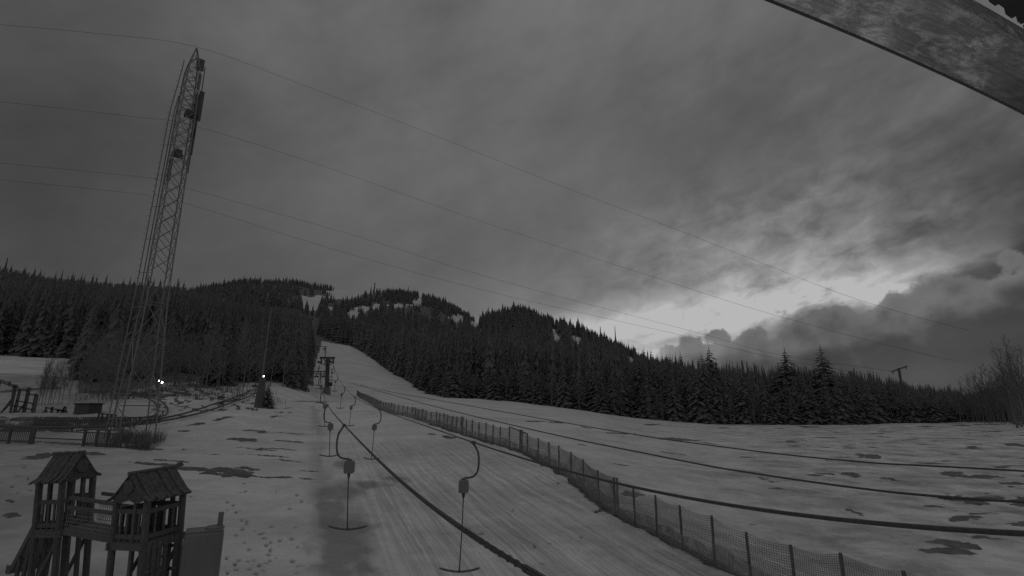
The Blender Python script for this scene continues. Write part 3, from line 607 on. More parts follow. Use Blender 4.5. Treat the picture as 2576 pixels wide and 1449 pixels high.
for k, (px, tp_, y) in enumerate([(2420, 975, 150), (2445, 950, 148), (2462, 965, 150), (2478, 930, 146), (2490, 912, 144), (2505, 938, 146), (2520, 950, 142), (2533, 965, 140), (2405, 985, 152), (2470, 985, 140), (2512, 980, 138), (2430, 985, 149), (2452, 975, 146), (2484, 955, 141), (2498, 960, 148), (2524, 940, 145), (2540, 930, 139), (2548, 955, 136), (2388, 995, 153), (2412, 990, 147), (2536, 900, 147), (2495, 925, 151), (2400, 965, 155), (2425, 955, 158), (2458, 940, 152), (2508, 925, 152), (2518, 915, 149), (2530, 920, 153), (2556, 905, 128), (2568, 880, 131), (2580, 870, 126), (2545, 915, 133), (2562, 940, 124), (2574, 925, 135), (2588, 890, 129)]):
    t_ = t_of(px); x = t_*y; zg = h1(x, y); put(barep[k % 3], x, y, zg, (P(px, tp_, y).z-zg)/16*1.25, 'bare tree in the thin row behind the far right end of the snowfield', 'bare trees at the far right end of the snowfield', (P(px, tp_, y).z-zg)/16)
for k, (px, tp_, y, lab) in enumerate([(2550, 862, 118, 'tall bare tree close to the right picture border, left of the tallest'), (2574, 838, 114, 'tallest bare tree cut by the right picture border'), (2562, 900, 121, 'lower bare tree between the two tall ones at the right picture border')]):
    t_ = t_of(px); x = t_*y; zg = h1(x, y); sc_ = (P(px, tp_, y).z-zg)/16; put(barep[k], x, y, zg, sc_*1.1, lab, None, sc_)
# undergrowth as stuff: brush along the left bank and at the forest foot
def brush(name, items, label, seed, r=.008, dens=1.0):
    rg = random.Random(seed); b = MB()
    for (x, y, wdt, hh_, n) in items:
        for k in range(int(n*dens)):
            a = rg.random()*6.28; d = rg.random()**.5*wdt; xx = x+math.cos(a)*d; yy = y+math.sin(a)*d; z = h1(xx, yy)-.05; H2 = hh_*rg.uniform(.5, 1.05)
            p0 = Vector((xx, yy, z)); l = Vector((rg.uniform(-.3, .3), rg.uniform(-.3, .3), 1))
            p1 = p0 + l*H2*.55; p2 = p1 + (l + Vector((rg.uniform(-.4, .4), rg.uniform(-.4, .4), 0)))*H2*.45
            b.tube([p0, p1, p2], [r*1.4, r, r*.4], 3, False)
            for q in range(2):
                s = rg.uniform(.3, .9); c = p0.lerp(p1, s); b.tube([c, c + Vector((rg.uniform(-.5, .5), rg.uniform(-.5, .5), rg.uniform(.2, .9)))*H2*.4], [r*.8, r*.3], 3, False)
    o = b.build(name, 'brush'); return o
g1 = G(340, 1125)
it = []
for k in range(26):
    px = random.uniform(280, 402); g = G(px, random.uniform(1105, 1128)); it.append((g.x, g.y, .6, 1.15+.25*(px > 370), 34))
o = brush('shrub_thicket', it, '', 5, .009); tag(o, 'dry leafless thicket around the foot of the lattice mast', 'shrub')
it = []
for k in range(60):
    px = random.uniform(-30, 330); g = G(px, random.uniform(1056, 1072)); it.append((g.x, g.y, .9, .42, 22))
o = brush('brushwood', it, '', 6, .012); tag(o, 'low dark brushwood on the bank behind the picket fence', 'brushwood', kind='stuff')
it = []
for k in range(70):
    px = random.uniform(395, 690); y = random.uniform(82, 108); t_ = t_of(px); it.append((t_*y, y, 1.6, 1.3, 14))
for k in range(40):
    px = random.uniform(190, 420); y = random.uniform(84, 96); t_ = t_of(px); it.append((t_*y, y, 1.4, 1.3, 14))
o = brush('undergrowth', it, '', 8, .018); tag(o, 'bare undergrowth at the foot of the left woods', 'undergrowth', kind='stuff')
# ------------------------------------------------------------------ ski lift ropes
LX, LYd = -.362, .932
def rope_pts(pl, samples, step=None):
    return [plane(px, py, *pl) for px, py in samples]
plR = (-1.06, 13.9, LX, LYd); plL = (-5.55, 16.9, LX, LYd)
R_s = [(836, 908), (840, 927), (848, 946), (865, 969), (891, 995), (953.5, 1031), (1050, 1070), (1190, 1113.5), (1408, 1171), (1700, 1235), (2000, 1290), (2300, 1333), (2576, 1359)]
L_s = [(807, 910), (804, 934), (806, 957), (812, 987), (826, 1015), (865, 1076), (930, 1139), (1000, 1196), (1080, 1259), (1160, 1320), (1240, 1384), (1320, 1449)]
def catmull(p, n):
    out = []; q = [p[0]+(p[0]-p[1])] + p + [p[-1]+(p[-1]-p[-2])]
    for i in range(1, len(q)-2):
        for k in range(n):
            s = k/n; a, b, c, d = q[i-1], q[i], q[i+1], q[i+2]
            out.append(.5*((2*b)+(c-a)*s+(2*a-5*b+4*c-d)*s*s+(3*b-a-3*c+d)*s**3))
    out.append(p[-1]); return out
def fit(pl, smp, ext):
    # project on the plane, then fit height as a smooth function of distance so that the rope hangs true
    p = rope_pts(pl, smp); ys_ = np.array([q.y for q in p]); zs_ = np.array([q.z for q in p]); co = np.polyfit(np.log(ys_+12), zs_, 4)
    yy = np.exp(np.linspace(math.log(ys_.min()+.0), math.log(ys_.max()), 90)); out = []
    for y in yy: s = (y-pl[1])/pl[3]; out.append(Vector((pl[0]+pl[2]*s, y, float(np.polyval(co, math.log(y+12))))))
    d = (out[0]-out[1]).normalized(); out.insert(0, out[0]+d*ext); return out, co
def twisted(path, r, near):
    b = MB(); fine_, rest = [], []
    d = 0; pts = [path[0]]
    dens = []
    for i in range(len(path)-1):
        L = (path[i+1]-path[i]).length; n = max(1, int(L/.018)) if (path[i+1].length < near) else 1
        for k in range(n): dens.append(path[i].lerp(path[i+1], k/n))
    dens.append(path[-1])
    fp_ = [p for p in dens if (p-Vector((0, 0, H))).length < near]; rp = dens[len(fp_)-1 if fp_ else 0:]
    if fp_:
        for s in range(6):   # six strands laid round the core
            st = []; acc = 0; prev = fp_[0]
            for i, p in enumerate(fp_):
                acc += (p-prev).length; prev = p; a = acc/.024 + s*math.pi/3
                T = (fp_[min(i+1, len(fp_)-1)]-fp_[max(i-1, 0)]).normalized(); Yv = Vector((0, 0, 1)).cross(T).normalized(); Zv = T.cross(Yv)
                st.append(p + (Yv*math.cos(a)+Zv*math.sin(a))*r*.66)
            b.tube(st, r*.40, 5, False)
    b.tube(rp, r, 8, False); return b
def rope(name, pl, smp, ext, r, label, near=3.6):
    path, co = fit(pl, smp, ext); path2 = path; o = twisted(path2, r, near).build(name, 'rope'); tag(o, label, 'rope'); return path, co
pathR, coR = rope('haul_rope', plR, R_s, 6, .018, 'dark haul rope carrying the right row of T-bars across the safety fence')
pathL, coL = rope('haul_rope', plL, L_s, 4, .0165, 'thick twisted haul rope carrying the left row of T-bars, passing nearest')
S3 = [(1305, 1073), (1681, 1152), (1906, 1192), (2209, 1234), (2487, 1258), (2576, 1263), (1032, 1006), (880, 963)]
S4 = [(1477, 1073), (1795, 1121), (2133, 1159), (2576, 1185), (1092, 1005), (989, 987), (906, 968)]
g3 = P(1906, 1192, 10.4); g4 = P(1906, 1134, 16.5)
def simple_rope(g, smp, r, label):
    pl = (g.x, g.y, LX, LYd); p = sorted([plane(a, b, *pl) for a, b in smp], key=lambda q: q.y)
    p = [q for q in p if 0 < q.y < 170]; p.insert(0, p[0] + (p[0]-p[1]).normalized()*12); q = catmull(p, 8)
    o = MB().tube(q, [r*(1+max(0, v.y)/90) for v in q], 6).build('haul_rope', 'rope'); tag(o, label, 'rope'); return p
p3 = simple_rope(g3, S3, .017, 'dark rope over the snowfield just beyond the safety fence')
p4 = simple_rope(g4, S4, .018, 'outermost thin rope crossing the snowfield nearest the forest')
def rope_at(pl, co, y): s = (y-pl[1])/pl[3]; return Vector((pl[0]+pl[2]*s, y, float(np.polyval(co, math.log(y+12)))))
# ------------------------------------------------------------------ T-bars
def tbar(loc, side, L, k, label, group, bar_half=.56, rz=0.0):
    o = empty('t_bar', loc, 0, label, 'ski lift T-bar', group); th = LIFT
    D = Vector((-math.sin(th), math.cos(th), 0)); R_ = Vector((math.cos(th), math.sin(th), 0))
    fat = 1.0 + max(0, k-20)/60
    MB().beam(-D*.10, D*.10, .075, .07).beam(-D*.22+Vector((0, 0, .01)), D*.22+Vector((0, 0, .01)), .035, .04).build('rope_clamp', 'steel', o, bevel=.006)
    s = side; prof = [(0, -.03), (.05, -.09), (.13, -.24), (.155, -.42), (.15, -.58), (.12, -.72), (.04, -.82), (-.08, -.86), (-.20, -.86)]
    off_ = .02
    MB().tube(catmull([Vector((1, 0, 0))*(s*a*1.0) + Vector((0, 0, b)) for a, b in prof], 4), .026*fat, 8).build('hanger', 'steel', o, True)
    bx_ = Vector((-s*.20, 0, -1.07)) + Vector((s*-.02, 0, 0))
    b = MB(); n = 10
    for w, hy in ((.095, .15),):
        outl = [(-.115, .13), (-.10, .16), (.10, .16), (.12, .135), (.13, -.11), (.10, -.155), (-.10, -.155), (-.125, -.12)]
        base = len(b.v)
        for yy in (-w, w):
            for a, c in outl: b.v.append((bx_.x+a, bx_.y+yy, bx_.z+c))
        m = len(outl); b.f += [tuple(base+i for i in range(m)), tuple(base+m+i for i in reversed(range(m)))] + [(base+(i+1) % m, base+i, base+m+i, base+m+(i+1) % m) for i in range(m)]
    b.box(bx_+Vector((0, 0, .185)), .11, .05, .05); b.build('spring_box', 'plastic', o, bevel=.02)
    cx = bx_.x; e = -s*.06
    MB().tube([(cx, 0, bx_.z-.15), (cx, 0, bx_.z-.27)], [.045, .030], 8).tube([(cx, 0, bx_.z-.27), (cx+e*.3, 0, (bx_.z-L)/2), (cx+e, 0, -L+.03)], [.017*fat, .015*fat, .017*fat], 6).build('pull_rod', 'steel', o, True)
    q = [Vector((cx+e+bar_half*u, 0, -L+.085*abs(u)**1.8-.0)) for u in np.linspace(-1, 1, 15)]
    MB().tube(q, [.016*fat]+[.026*fat]*13+[.016*fat], 8).tube([(cx+e, 0, -L+.10), (cx+e, 0, -L)], [.022, .03], 6).build('cross_bar', 'steel', o, True)
    o.rotation_euler = (random.uniform(-.035, .035), random.uniform(-.03, .03), random.uniform(-.12, .12)) if k > 20 else (0, 0, 0)
    return o
# (rope, clamp px, py, bottom py, side)
RB = [(1190, 1113, 1391), (953.5, 1031, 1146), (891, 995, 1064), (865, 969, 1021), (848, 946, 984), (840, 927, 958), (838, 916, 940)]
LB = [(865, 1076, 1306), (825, 1015, 1122.5), (812, 987, 1056), (806, 957, 1016), (804, 936, 975), (804.5, 922, 952)]
ordn = ['nearest', 'second nearest', 'third nearest', 'fourth nearest', 'fifth nearest', 'sixth nearest', 'farthest']
for side, lst, pl, co, nm in ((1, RB, plR, coR, 'right'), (-1, LB, plL, coL, 'left')):
    for k, (px, py, pb) in enumerate(lst):
        q = plane(px, py, *pl); c = rope_at(pl, co, q.y); L = (pb-py)/F*q.y*1.02
        L = min(max(L, 2.5), 3.3)
        last = 'farthest' if k == len(lst)-1 else ordn[k]
        tbar(c, side, L, q.y, '%s dark T-bar of the %s row, hanging over the snow track' % (last, nm), 'T-bars hanging from the two lift ropes', .50)
# ------------------------------------------------------------------ lift towers
yT = 140.0; tb = G(818, 1010); 
cR = rope_at(plR, coR, yT); cL = rope_at(plL, coL, yT); mid3 = (cR+cL)/2
ctr = Vector((P(821, 1000, yT).x, yT, 0)); gz = h1(ctr.x, yT); top = P(825, 900, yT).z
tw = empty('lift_tower', (ctr.x, yT, gz), 0, 'dark steel T-shaped lift tower on a concrete base between the T-bar rows', 'lift tower')
Ht = top-gz
dx_top = P(825, 900, yT).x - ctr.x
MB().tube([(0, 0, -.5), (0, 0, 1.9)], [1.05, .85], 10).build('concrete_base', 'conc', tw)
MB().beam((-.1, 0, 1.9), (dx_top, 0, Ht), .85, .85, up=(1, 0, 0)).build('column', 'steel', tw)
MB().box((.9, -.2, 2.6), .8, .5, 1.1).build('control_box', 'black', tw)
cb = MB(); cb.beam((dx_top-2.2, 0, Ht), (dx_top+1.9, 0, Ht), .45, .5).beam((dx_top-1.2, 0, Ht-.2), (dx_top-.1, 0, Ht-1.5), .2, .2).beam((dx_top+1.2, 0, Ht-.2), (dx_top+.2, 0, Ht-1.2), .2, .2); cb.build('cross_arm', 'steel', tw)
for s_, xx in ((-1, dx_top-1.8), (1, dx_top+1.55)):
    sh = MB(); sh.beam((xx, 0, Ht-.2), (xx-.15*s_, 0, Ht-1.3), .3, .35); sh.beam((xx-.3, -1.4, Ht-1.35), (xx-.3, 1.4, Ht-1.35), .2, .3)
    for q in (-1.2, -.4, .4, 1.2): sh.tube([(xx-.45, q, Ht-1.2), (xx-.2, q, Ht-1.2)], .25, 10)
    sh.build('sheave_assembly', 'steel', tw)
MB().beam((dx_top-1.5, -.5, Ht-1.75), (dx_top+1.3, -.5, Ht-1.85), .5, .18).build('service_platform', 'steel', tw)
MB().beam((.55, -.3, 2.0), (dx_top+.5, -.3, Ht-1.8), .12, .06).build('ladder', 'steel', tw)
def portal(pxl, pyb, pyt, pxtl, pxr, y, label, legs=2):
    a = P(pxl, pyb, y); g = h1(a.x, y); o = empty('lift_portal', (a.x, y, g), 0, label, 'lift tower', 'portal lift towers on the slope')
    tz = P(pxl, pyt, y).z-g; xl = P(pxtl, pyt, y).x-a.x; xr = P(pxr, pyt, y).x-a.x
    def leg(x0, x1): MB().beam((x0-.35, 0, -.5), (x1-.15, 0, tz), .22, .22, up=(0, 1, 0)).beam((x0+.35, 0, -.5), (x1+.15, 0, tz), .22, .22, up=(0, 1, 0)).build('leg', 'galv', o)
    leg(0, xl)
    if legs > 1: leg(xr+.3, xr-.4)
    MB().box((0, 0, .35), 1.1, .9, 1.2).build('footing', 'conc', o)
    MB().beam((xl-.7, 0, tz), (xr+.4, 0, tz), .28, .25).beam((xl-.7, 0, tz-.7), (xr+.2, 0, tz-.75), .18, .18).build('cross_beam', 'steel', o)
    for x in (xl+1.1, xr-.7):
        m = MB().beam((x, 0, tz-.1), (x, 0, tz-1.3), .18, .18).beam((x-.5, 0, tz-1.35), (x+.6, 0, tz-1.45), .2, .25)
        for q in (-.35, .35): m.tube([(x+q, -.1, tz-1.5), (x+q, .1, tz-1.5)], .26, 8)
        m.build('sheave_assembly', 'steel', o)
portal(782, 981, 934, 788, 822, 150, 'low portal tower with one visible leg left of the T-shaped tower', 1)
portal(788, 910, 872, 796, 821, 235, 'upper portal tower standing near the top of the visible slope', 2)
# ------------------------------------------------------------------ safety fence with netting
fence = empty('safety_fence', tuple(fl[10]), 0, 'long sagging netting fence on thin posts beside the ski track', 'fence')
fo_ = Vector(fence.location)
cum = [0]
for i in range(len(fl)-1): cum.append(cum[-1]+float(np.hypot(*(fl[i+1, :2]-fl[i, :2]))))
total = cum[-1]
def on_line(s): x = np.interp(s, cum, fl[:, 0]); y = np.interp(s, cum, fl[:, 1]); return Vector((x, y, h1(x, y)))
POSTPX = [2300, 2134, 2003, 1890, 1799, 1718, 1654, 1599, 1548, 1508, 1469, 1438, 1407, 1382, 1354, 1327, 1309, 1282, 1258, 1240, 1222, 1205, 1188, 1173, 1160, 1148, 1137, 1125, 1116, 1106, 1098]
plist = []
for px in POSTPX:
    lo, hi = 0, total
    for _ in range(40):
        m_ = (lo+hi)/2; q = on_line(m_); X_, _y = pix(q.x, q.y, q.z)
        if X_ < px: lo = m_
        else: hi = m_
    plist.append(lo)
s_ = plist[-1]
while s_ > 2.0 and len(plist) < 92: s_ -= 1.9; plist.append(max(s_, 0))
plist.insert(0, min(total, plist[0]+2.2))
tops, bots = [], []
rg = random.Random(4)
for k, s0 in enumerate(plist):
    q = on_line(s0); hgt_ = 1.42 + rg.uniform(-.06, .08); big_ = k in (9, 17, 25)
    lean = Vector((rg.uniform(-.03, .03), rg.uniform(-.03, .03), 0)) 
    rad = .056 if big_ else .044
    if q.y > 30: rad *= 1.1
    a = q + Vector((0, 0, -.35)); b_ = q + Vector((0, 0, hgt_+(.08 if big_ else 0))) + lean
    m = MB().tube([a-fo_, b_-fo_], rad, 8)
    if big_: m.tube([a-fo_+Vector((.13, 0, 0)), b_-fo_+Vector((.13, 0, -.03))], rad, 8)
    m.build('post', 'post', fence, False); tops.append(b_); bots.append(q)
def net_panel(i):
    a0, a1, b0, b1 = bots[i], bots[i+1], tops[i], tops[i+1]; W_ = (a1-a0).length; yb = (a0.y+a1.y)/2
    cell = .055 if yb < 16 else (.07 if yb < 26 else (.10 if yb < 45 else .16)); rr = cell*(.13 if yb < 30 else .10)
    m = MB(); nw = max(3, int(W_/cell)); nh = max(3, int(1.4/cell)); sag = rg.uniform(.05, .11); bulge = rg.uniform(-.08, .08)
    nrm = (a1-a0).cross(Vector((0, 0, 1))).normalized()
    def pt(u, v):
        s = 4*u*(1-u); z0 = a0.lerp(a1, u) - Vector((0, 0, .02)); z1 = b0.lerp(b1, u) - Vector((0, 0, sag*s+.03)); p = z0.lerp(z1, v)
        return p + nrm*(bulge*s*math.sin(v*3)+.02*math.sin(9*u+7*v)) - fo_
    def strip(p, q, off):
        d = (q-p).normalized(); c = d.cross(nrm)*rr; k_ = nrm*rr
        n = len(m.v); m.v += [tuple(p+c), tuple(p+k_), tuple(p-c), tuple(p-k_), tuple(q+c), tuple(q+k_), tuple(q-c), tuple(q-k_)]
        m.f += [(n, n+1, n+5, n+4), (n+1, n+2, n+6, n+5), (n+2, n+3, n+7, n+6), (n+3, n, n+4, n+7)]
    seg = 6
    for j in range(nh+1):
        for k in range(seg): strip(pt(k/seg, j/nh), pt((k+1)/seg, j/nh), 0)
    for j in range(nw+1):
        for k in range(3): strip(pt(j/nw, k/3), pt(j/nw, (k+1)/3), 0)
    m.build('net', 'net', fence)
    # lower apron of doubled net lying against the foot of the fence
    m = MB(); hv = rg.uniform(.28, .42)
    c2 = cell*.8; nw = int(W_/c2)
    def pt(u, v):
        s = 4*u*(1-u); z0 = a0.lerp(a1, u) - Vector((0, 0, .02)); z1 = b0.lerp(b1, u); p = z0.lerp(z1, v*(hv+.03*math.sin(5*u+i)))
        return p - nrm*(.05+.03*math.sin(11*u+i)) - fo_
    for j in range(int(hv*1.4/c2)+1):
        for k in range(seg): strip(pt(k/seg, j/max(1, int(hv*1.4/c2))), pt((k+1)/seg, j/max(1, int(hv*1.4/c2))), 0)
    for j in range(nw+1): strip(pt(j/nw, 0), pt(j/nw, 1), 0)
    m.build('apron_net', 'net', fence)
for i in range(len(plist)-1): net_panel(i)
bl = MB(); k0 = 17
bl.beam(tops[k0-1]-fo_+Vector((0, 0, .03)), tops[k0+1]-fo_+Vector((0, 0, .03)), .07, .07); bl.build('top_board', 'post', fence)
# ------------------------------------------------------------------ lattice mast with antennas and climbing ladder
g0 = G(330, 1112); mx, my, mz = g0.x, g0.y, g0.z
topz = P(500, 122, my).z; 
# follow the vertical seen in the photograph: put the mast where its top projects
dtop = ray(500, 122); mx2 = mx
def pxat(z): return pix(mx, my, z)
mast = empty('lattice_mast', (mx, my, mz), 0, 'tall steel lattice radio mast with antennas, standing in the thicket', 'mast')
MH = H + (dtop.z/dtop.y)*my - mz
mrot = math.radians(14+36)
def corner(z, k):
    f = z/MH
    w = float(np.interp(z, [0, MH*.10, MH*.33, MH*.80, MH*.93, MH], [1.95, 1.72, 1.12, .95, .80, .05]))
    a = mrot + k*math.pi/2 + math.pi/4; return Vector((math.cos(a)*w, math.sin(a)*w, z))
lv = [0]; 
while lv[-1] < MH-1.2: lv.append(lv[-1] + (3.1 if lv[-1] < MH*.33 else (1.55 if lv[-1] < MH*.8 else 1.1)))
for k in range(4):
    MB().tube([corner(z, k) for z in [-.5]+lv+[MH]], .058, 6).build('leg', 'galv', mast)
for k in range(4):
    b = MB()
    for i in range(len(lv)-1):
        a, c = corner(lv[i], k), corner(lv[i+1], (k+1) % 4); a2, c2 = corner(lv[i], (k+1) % 4), corner(lv[i+1], k)
        if lv[i] < MH*.33:
            if i % 2 == k % 2: b.tube([a, c], .032, 4)
            else: b.tube([a2, c2], .032, 4)
            if i % 3 == 1: b.tube([corner(lv[i], k), corner(lv[i], (k+1) % 4)], .035, 4)
        else: b.tube([a, c], .032, 4); b.tube([a2, c2], .032, 4)
        if lv[i] > MH*.7: b.tube([corner(lv[i], k), corner(lv[i], (k+1) % 4)], .03, 4)
    b.build('bracing', 'galv', mast)
side = Vector((-.75, -.66, 0)); side.normalize(); vr = Vector((my, -mx, 0)).normalized()   # screen right at the mast
lad = MB()
def off_l(z): return float(np.interp(z, [0, MH*.33, MH*.8, MH*.94], [1.95, 1.55, 1.35, .9]))
zs_ = list(np.linspace(.3, MH*.955, 40)); lad.tube([-vr*off_l(z)+Vector((0, 0, z)) for z in zs_], .05, 5)
for z in np.arange(1.0, MH*.95, .62):
    c = -vr*off_l(z)+Vector((0, 0, z)); lad.tube([c, c-vr*.22+Vector((0, 0, .03))], .022, 4)
for z in np.arange(2.0, MH*.95, 3.3): lad.tube([-vr*off_l(z)+Vector((0, 0, z)), corner(z, 2)*.9+Vector((0, 0, z*.1))], .03, 4)
lad.build('climbing_pole', 'galv', mast)
cab = MB(); cab.tube([-vr*(off_l(z)-.35)+Vector((0, 0, z)) for z in np.linspace(MH*.3, MH*.85, 14)], .045, 5); cab.build('cable_run', 'steel', mast)
def zfor(py, px=450):
    d = ray(px, py); return H + d.z/d.y*my - mz
for (py, dxx, w, hh_) in [(158, .62, .42, 1.0), (258, 1.1, .34, 2.6), (262, .75, .3, 2.2), (310, .9, .3, 2.2), (350, .92, .26, 2.2), (200, .7, .2, 1.4), (405, .9, .18, 1.6)]:
    z = zfor(py); MB().box(vr*dxx+Vector((0, 0, z)), w*1.35, .25, hh_*1.3, vr, Vector((0, 0, 1)).cross(vr), (0, 0, 1)).beam(vr*.2+Vector((0, 0, z)), vr*dxx+Vector((0, 0, z)), .06, .06).build('antenna_panel', 'steel', mast, bevel=.03)
MB().tube([vr*1.05+Vector((0, 0, zfor(235))), vr*1.0+Vector((0, 0, zfor(160)))], .05, 5).build('antenna_pole', 'steel', mast)
for py, dd, w in [(288, .35, 1.0), (392, -.15, 1.0)]:
    z = zfor(py); m = MB().box(vr*dd+Vector((0, 0, z)), w, w, .12, vr, Vector((0, 0, 1)).cross(vr), (0, 0, 1))
    m.box(vr*dd+Vector((0, 0, z+.35)), w*.8, .3, .55, vr, Vector((0, 0, 1)).cross(vr), (0, 0, 1)); m.build('equipment_platform', 'steel', mast)
MB().box(-vr*.55+Vector((0, 0, zfor(430))), .3, .3, 2.4, vr, Vector((0, 0, 1)).cross(vr), (0, 0, 1)).build('equipment_box', 'steel', mast, bevel=.03)
# ------------------------------------------------------------------ overhead wires and far poles
pole = P(2262, 950, 165); dxw, dyw = pole.x-mx, pole.y-my; Lw = math.hypot(dxw, dyw); plW = (mx, my, dxw/Lw, dyw/Lw)
WIRES = [[(-60, 57), (0, 62), (250, 85), (500, 120), (800, 228), (1130, 355), (1418, 470), (1729, 588), (1900, 655), (2133, 745), (2310, 798), (2440, 832)],
         [(-60, 252), (0, 256), (350, 295), (480, 315), (760, 400), (1000, 483), (1274, 578), (1704, 716), (1951, 793), (2234, 869), (2400, 907)],
         [(-60, 405), (0, 410), (370, 447), (440, 465), (900, 595), (1274, 710), (1759, 838), (1972, 894), (2245, 934)],
         [(-60, 448), (0, 452), (370, 490), (440, 503), (900, 645), (1274, 744), (1704, 841), (1966, 904), (2200, 945)]]
WL = ['uppermost thin overhead wire meeting the tip of the lattice mast', 'second thin overhead wire from the top, crossing the mast below its platforms', 'third thin overhead wire, the upper of the close lower pair', 'lowest thin overhead wire of the four crossing the sky']
for w, lb in zip(WIRES, WL):
    pts = [plane(a, b, *plW) for a, b in w]; q = catmull(pts, 10)
    o = MB().tube(q, [max(.012, .00020*(v-Vector((0, 0, H))).length) for v in q], 5).build('overhead_wire', 'rope'); tag(o, lb, 'wire', 'overhead power wires')
g = h1(pole.x, pole.y); up_ = P(2261, 926, pole.y)
pp = empty('power_pole', (pole.x, pole.y, g), 0, 'T-shaped power pole rising above the forest at the right', 'power pole')
MB().tube([(0, 0, -1), (up_.x-pole.x, 0, up_.z-g)], [.45, .34], 8).build('pole', 'steel', pp)
a = P(2243, 935, pole.y); b = P(2282, 921, pole.y); MB().beam(a-Vector((pole.x, pole.y, g)), b-Vector((pole.x, pole.y, g)), .35, .38).build('cross_arm', 'steel', pp)
m = MB()
for f in (.08, .5, .92):
    c = a.lerp(b, f)-Vector((pole.x, pole.y, g)); m.tube([c, c-Vector((0, 0, .9))], .12, 6)
m.build('insulators', 'steel', pp)
# summit mast
d = P(942, 729, 1400); g = h1(d.x, 1400); sm = MB(); hh_ = P(942, 711, 1400).z
sm.tube([(0, 0, -3), (0, 0, hh_-g)], [1.4, .8], 6)
for q in (.55, .75, .9): sm.box((0, 0, (hh_-g)*q), 3.6, 3.0, 1.4)
o = sm.build('summit_mast', 'steel'); o.location = (d.x, 1400, g); tag(o, 'tiny antenna mast on the bare snowy summit', 'mast')
# ------------------------------------------------------------------ padded lamp pole and yard lamps
g = G(650, 1027); lp = empty('lamp_pole', tuple(g), 0, 'tall wooden pole with dark padding at its foot beside the small spruce', 'lamp pole')
zt = P(664, 778, g.y).z-g.z; xt = .2
MB().tube([(0, 0, -.3), (xt, 0, zt)], [.17, .10], 8).build('pole', 'bark', lp)
z1 = P(652, 950, g.y).z-g.z; wd = (P(662, 1020, g.y)-P(641, 1020, g.y)).length
m = MB(); n = len(m.v)
m.tube([(0, 0, 0), (.15, 0, z1)], [wd*.52, wd*.36], 6); m.build('padding', 'pad', lp)
c = P(664, 946, g.y) - g; MB().beam((.1, 0, c.z), (c.x, 0, c.z), .05, .05).box(Vector((c.x, 0, c.z+.10)), .3, .25, .08).build('lamp_arm', 'steel', lp)
m = MB(); m.tube([(c.x, -.05, c.z+.05), (c.x, -.05, c.z-.10)], [.08, .05], 8); m.build('bulb', 'lamp', lp)
def yard_lamp(px, py, y, label, r, hgt_):
    p = P(px, py, y); g = h1(p.x, y); o = empty('yard_lamp', (p.x, y, g), 0, label, 'lamp'); z = p.z-g
    MB().tube([(0, 0, -.3), (0, 0, max(z+.1, .6))], [.07, .05], 6).build('post', 'steel', o)
    MB().tube([(0, -.12, z+r), (0, -.12, z-r)], [r*.7, r], 8).build('bulb', 'lamp', o)
    MB().box((0, -.05, z+r+.06), r*3, r*3, .08).build('shade', 'steel', o); return o
yard_lamp(409, 962, 92, 'lit yard lamp glowing on the snowy knoll below the woods', .13, 1.5)
yard_lamp(401, 958, 92.5, 'second, weaker lit yard lamp left of the brighter one on the knoll', .08, 1.5)
# ------------------------------------------------------------------ summer toboggan track
def railtrack(pts, lift, gap, r, label, ties=True):
    p = [G(a, b) + Vector((0, 0, lift)) for a, b in pts]; q = catmull(p, 8); o = empty('toboggan_track', tuple(q[0]), 0, label, 'toboggan track', 'toboggan track rails'); q0 = Vector(o.location)
    l1, l2 = [], []
    for i, v in enumerate(q):
        T = (q[min(i+1, len(q)-1)]-q[max(i-1, 0)]); T.z = 0; T.normalize(); n = Vector((-T.y, T.x, 0)); l1.append(v+n*gap/2-q0); l2.append(v-n*gap/2-q0)
    MB().tube(l1, r, 6).build('rail', 'rail', o); MB().tube(l2, r, 6).build('rail', 'rail', o)
    m = MB()
    for i in range(0, len(q), 9): m.beam(l1[i], l2[i], .08, .08); m.beam((l1[i]+l2[i])/2, (l1[i]+l2[i])/2-Vector((0, 0, lift+.4)), .12, .12)
    m.build('supports', 'rail', o); return o
railtrack([(642, 990), (600, 1008), (560, 1022), (520, 1037), (480, 1049), (430, 1061), (380, 1070), (320, 1078), (260, 1083), (180, 1086), (90, 1086), (0, 1083), (-60, 1080)], .40, 1.7, .11, 'pair of dark toboggan rails sweeping down from the lamp pole to the picket fence')
railtrack([(290, 1000), (330, 1003), (370, 1008), (395, 1020), (408, 1036), (405, 1052), (385, 1060), (340, 1063), (290, 1062)], .5, 1.0, .10, 'curved toboggan track looping round the snowy hollow behind the mast')
railtrack([(330, 998), (360, 992), (400, 988), (440, 983), (480, 990)], .3, .8, .07, 'narrow toboggan track climbing over the snowy knoll')
# ------------------------------------------------------------------ picket fence at the left
def picket(pts, label):
    p = [G(a, b) for a, b in pts]; o = empty('picket_fence', tuple(p[0]), 0, label, 'fence', 'picket fences at the playground'); q0 = p[0].copy()
    for i, v in enumerate(p): MB().box(v-q0+Vector((0, 0, .60)), .16, .16, 1.5).build('post', 'wood', o)
    pk = MB(); rls = [MB(), MB()]
    for a, b in zip(p[:-1], p[1:]):
        L = (b-a).length; n = int(L/.155)
        for rl, z in zip(rls, (.25, 1.12)): rl.beam(a-q0+Vector((0, .04, z)), b-q0+Vector((0, .04, z)), .06, .09)
        for k in range(1, n): c = a.lerp(b, k/n)-q0; pk.box(c+Vector((0, 0, .62)), .06, .025, 1.10+.03*math.sin(k))
    pk.build('pickets', 'wood', o); [q.build('rail', 'wood', o) for q in rls]; return o
picket([(-40, 1116), (20, 1117), (74, 1118)], 'picket fence section at the far left border, left of the open rails')
picket([(208, 1123), (240, 1124), (266, 1126), (300, 1128)], 'picket fence section running into the thicket at the lattice mast')
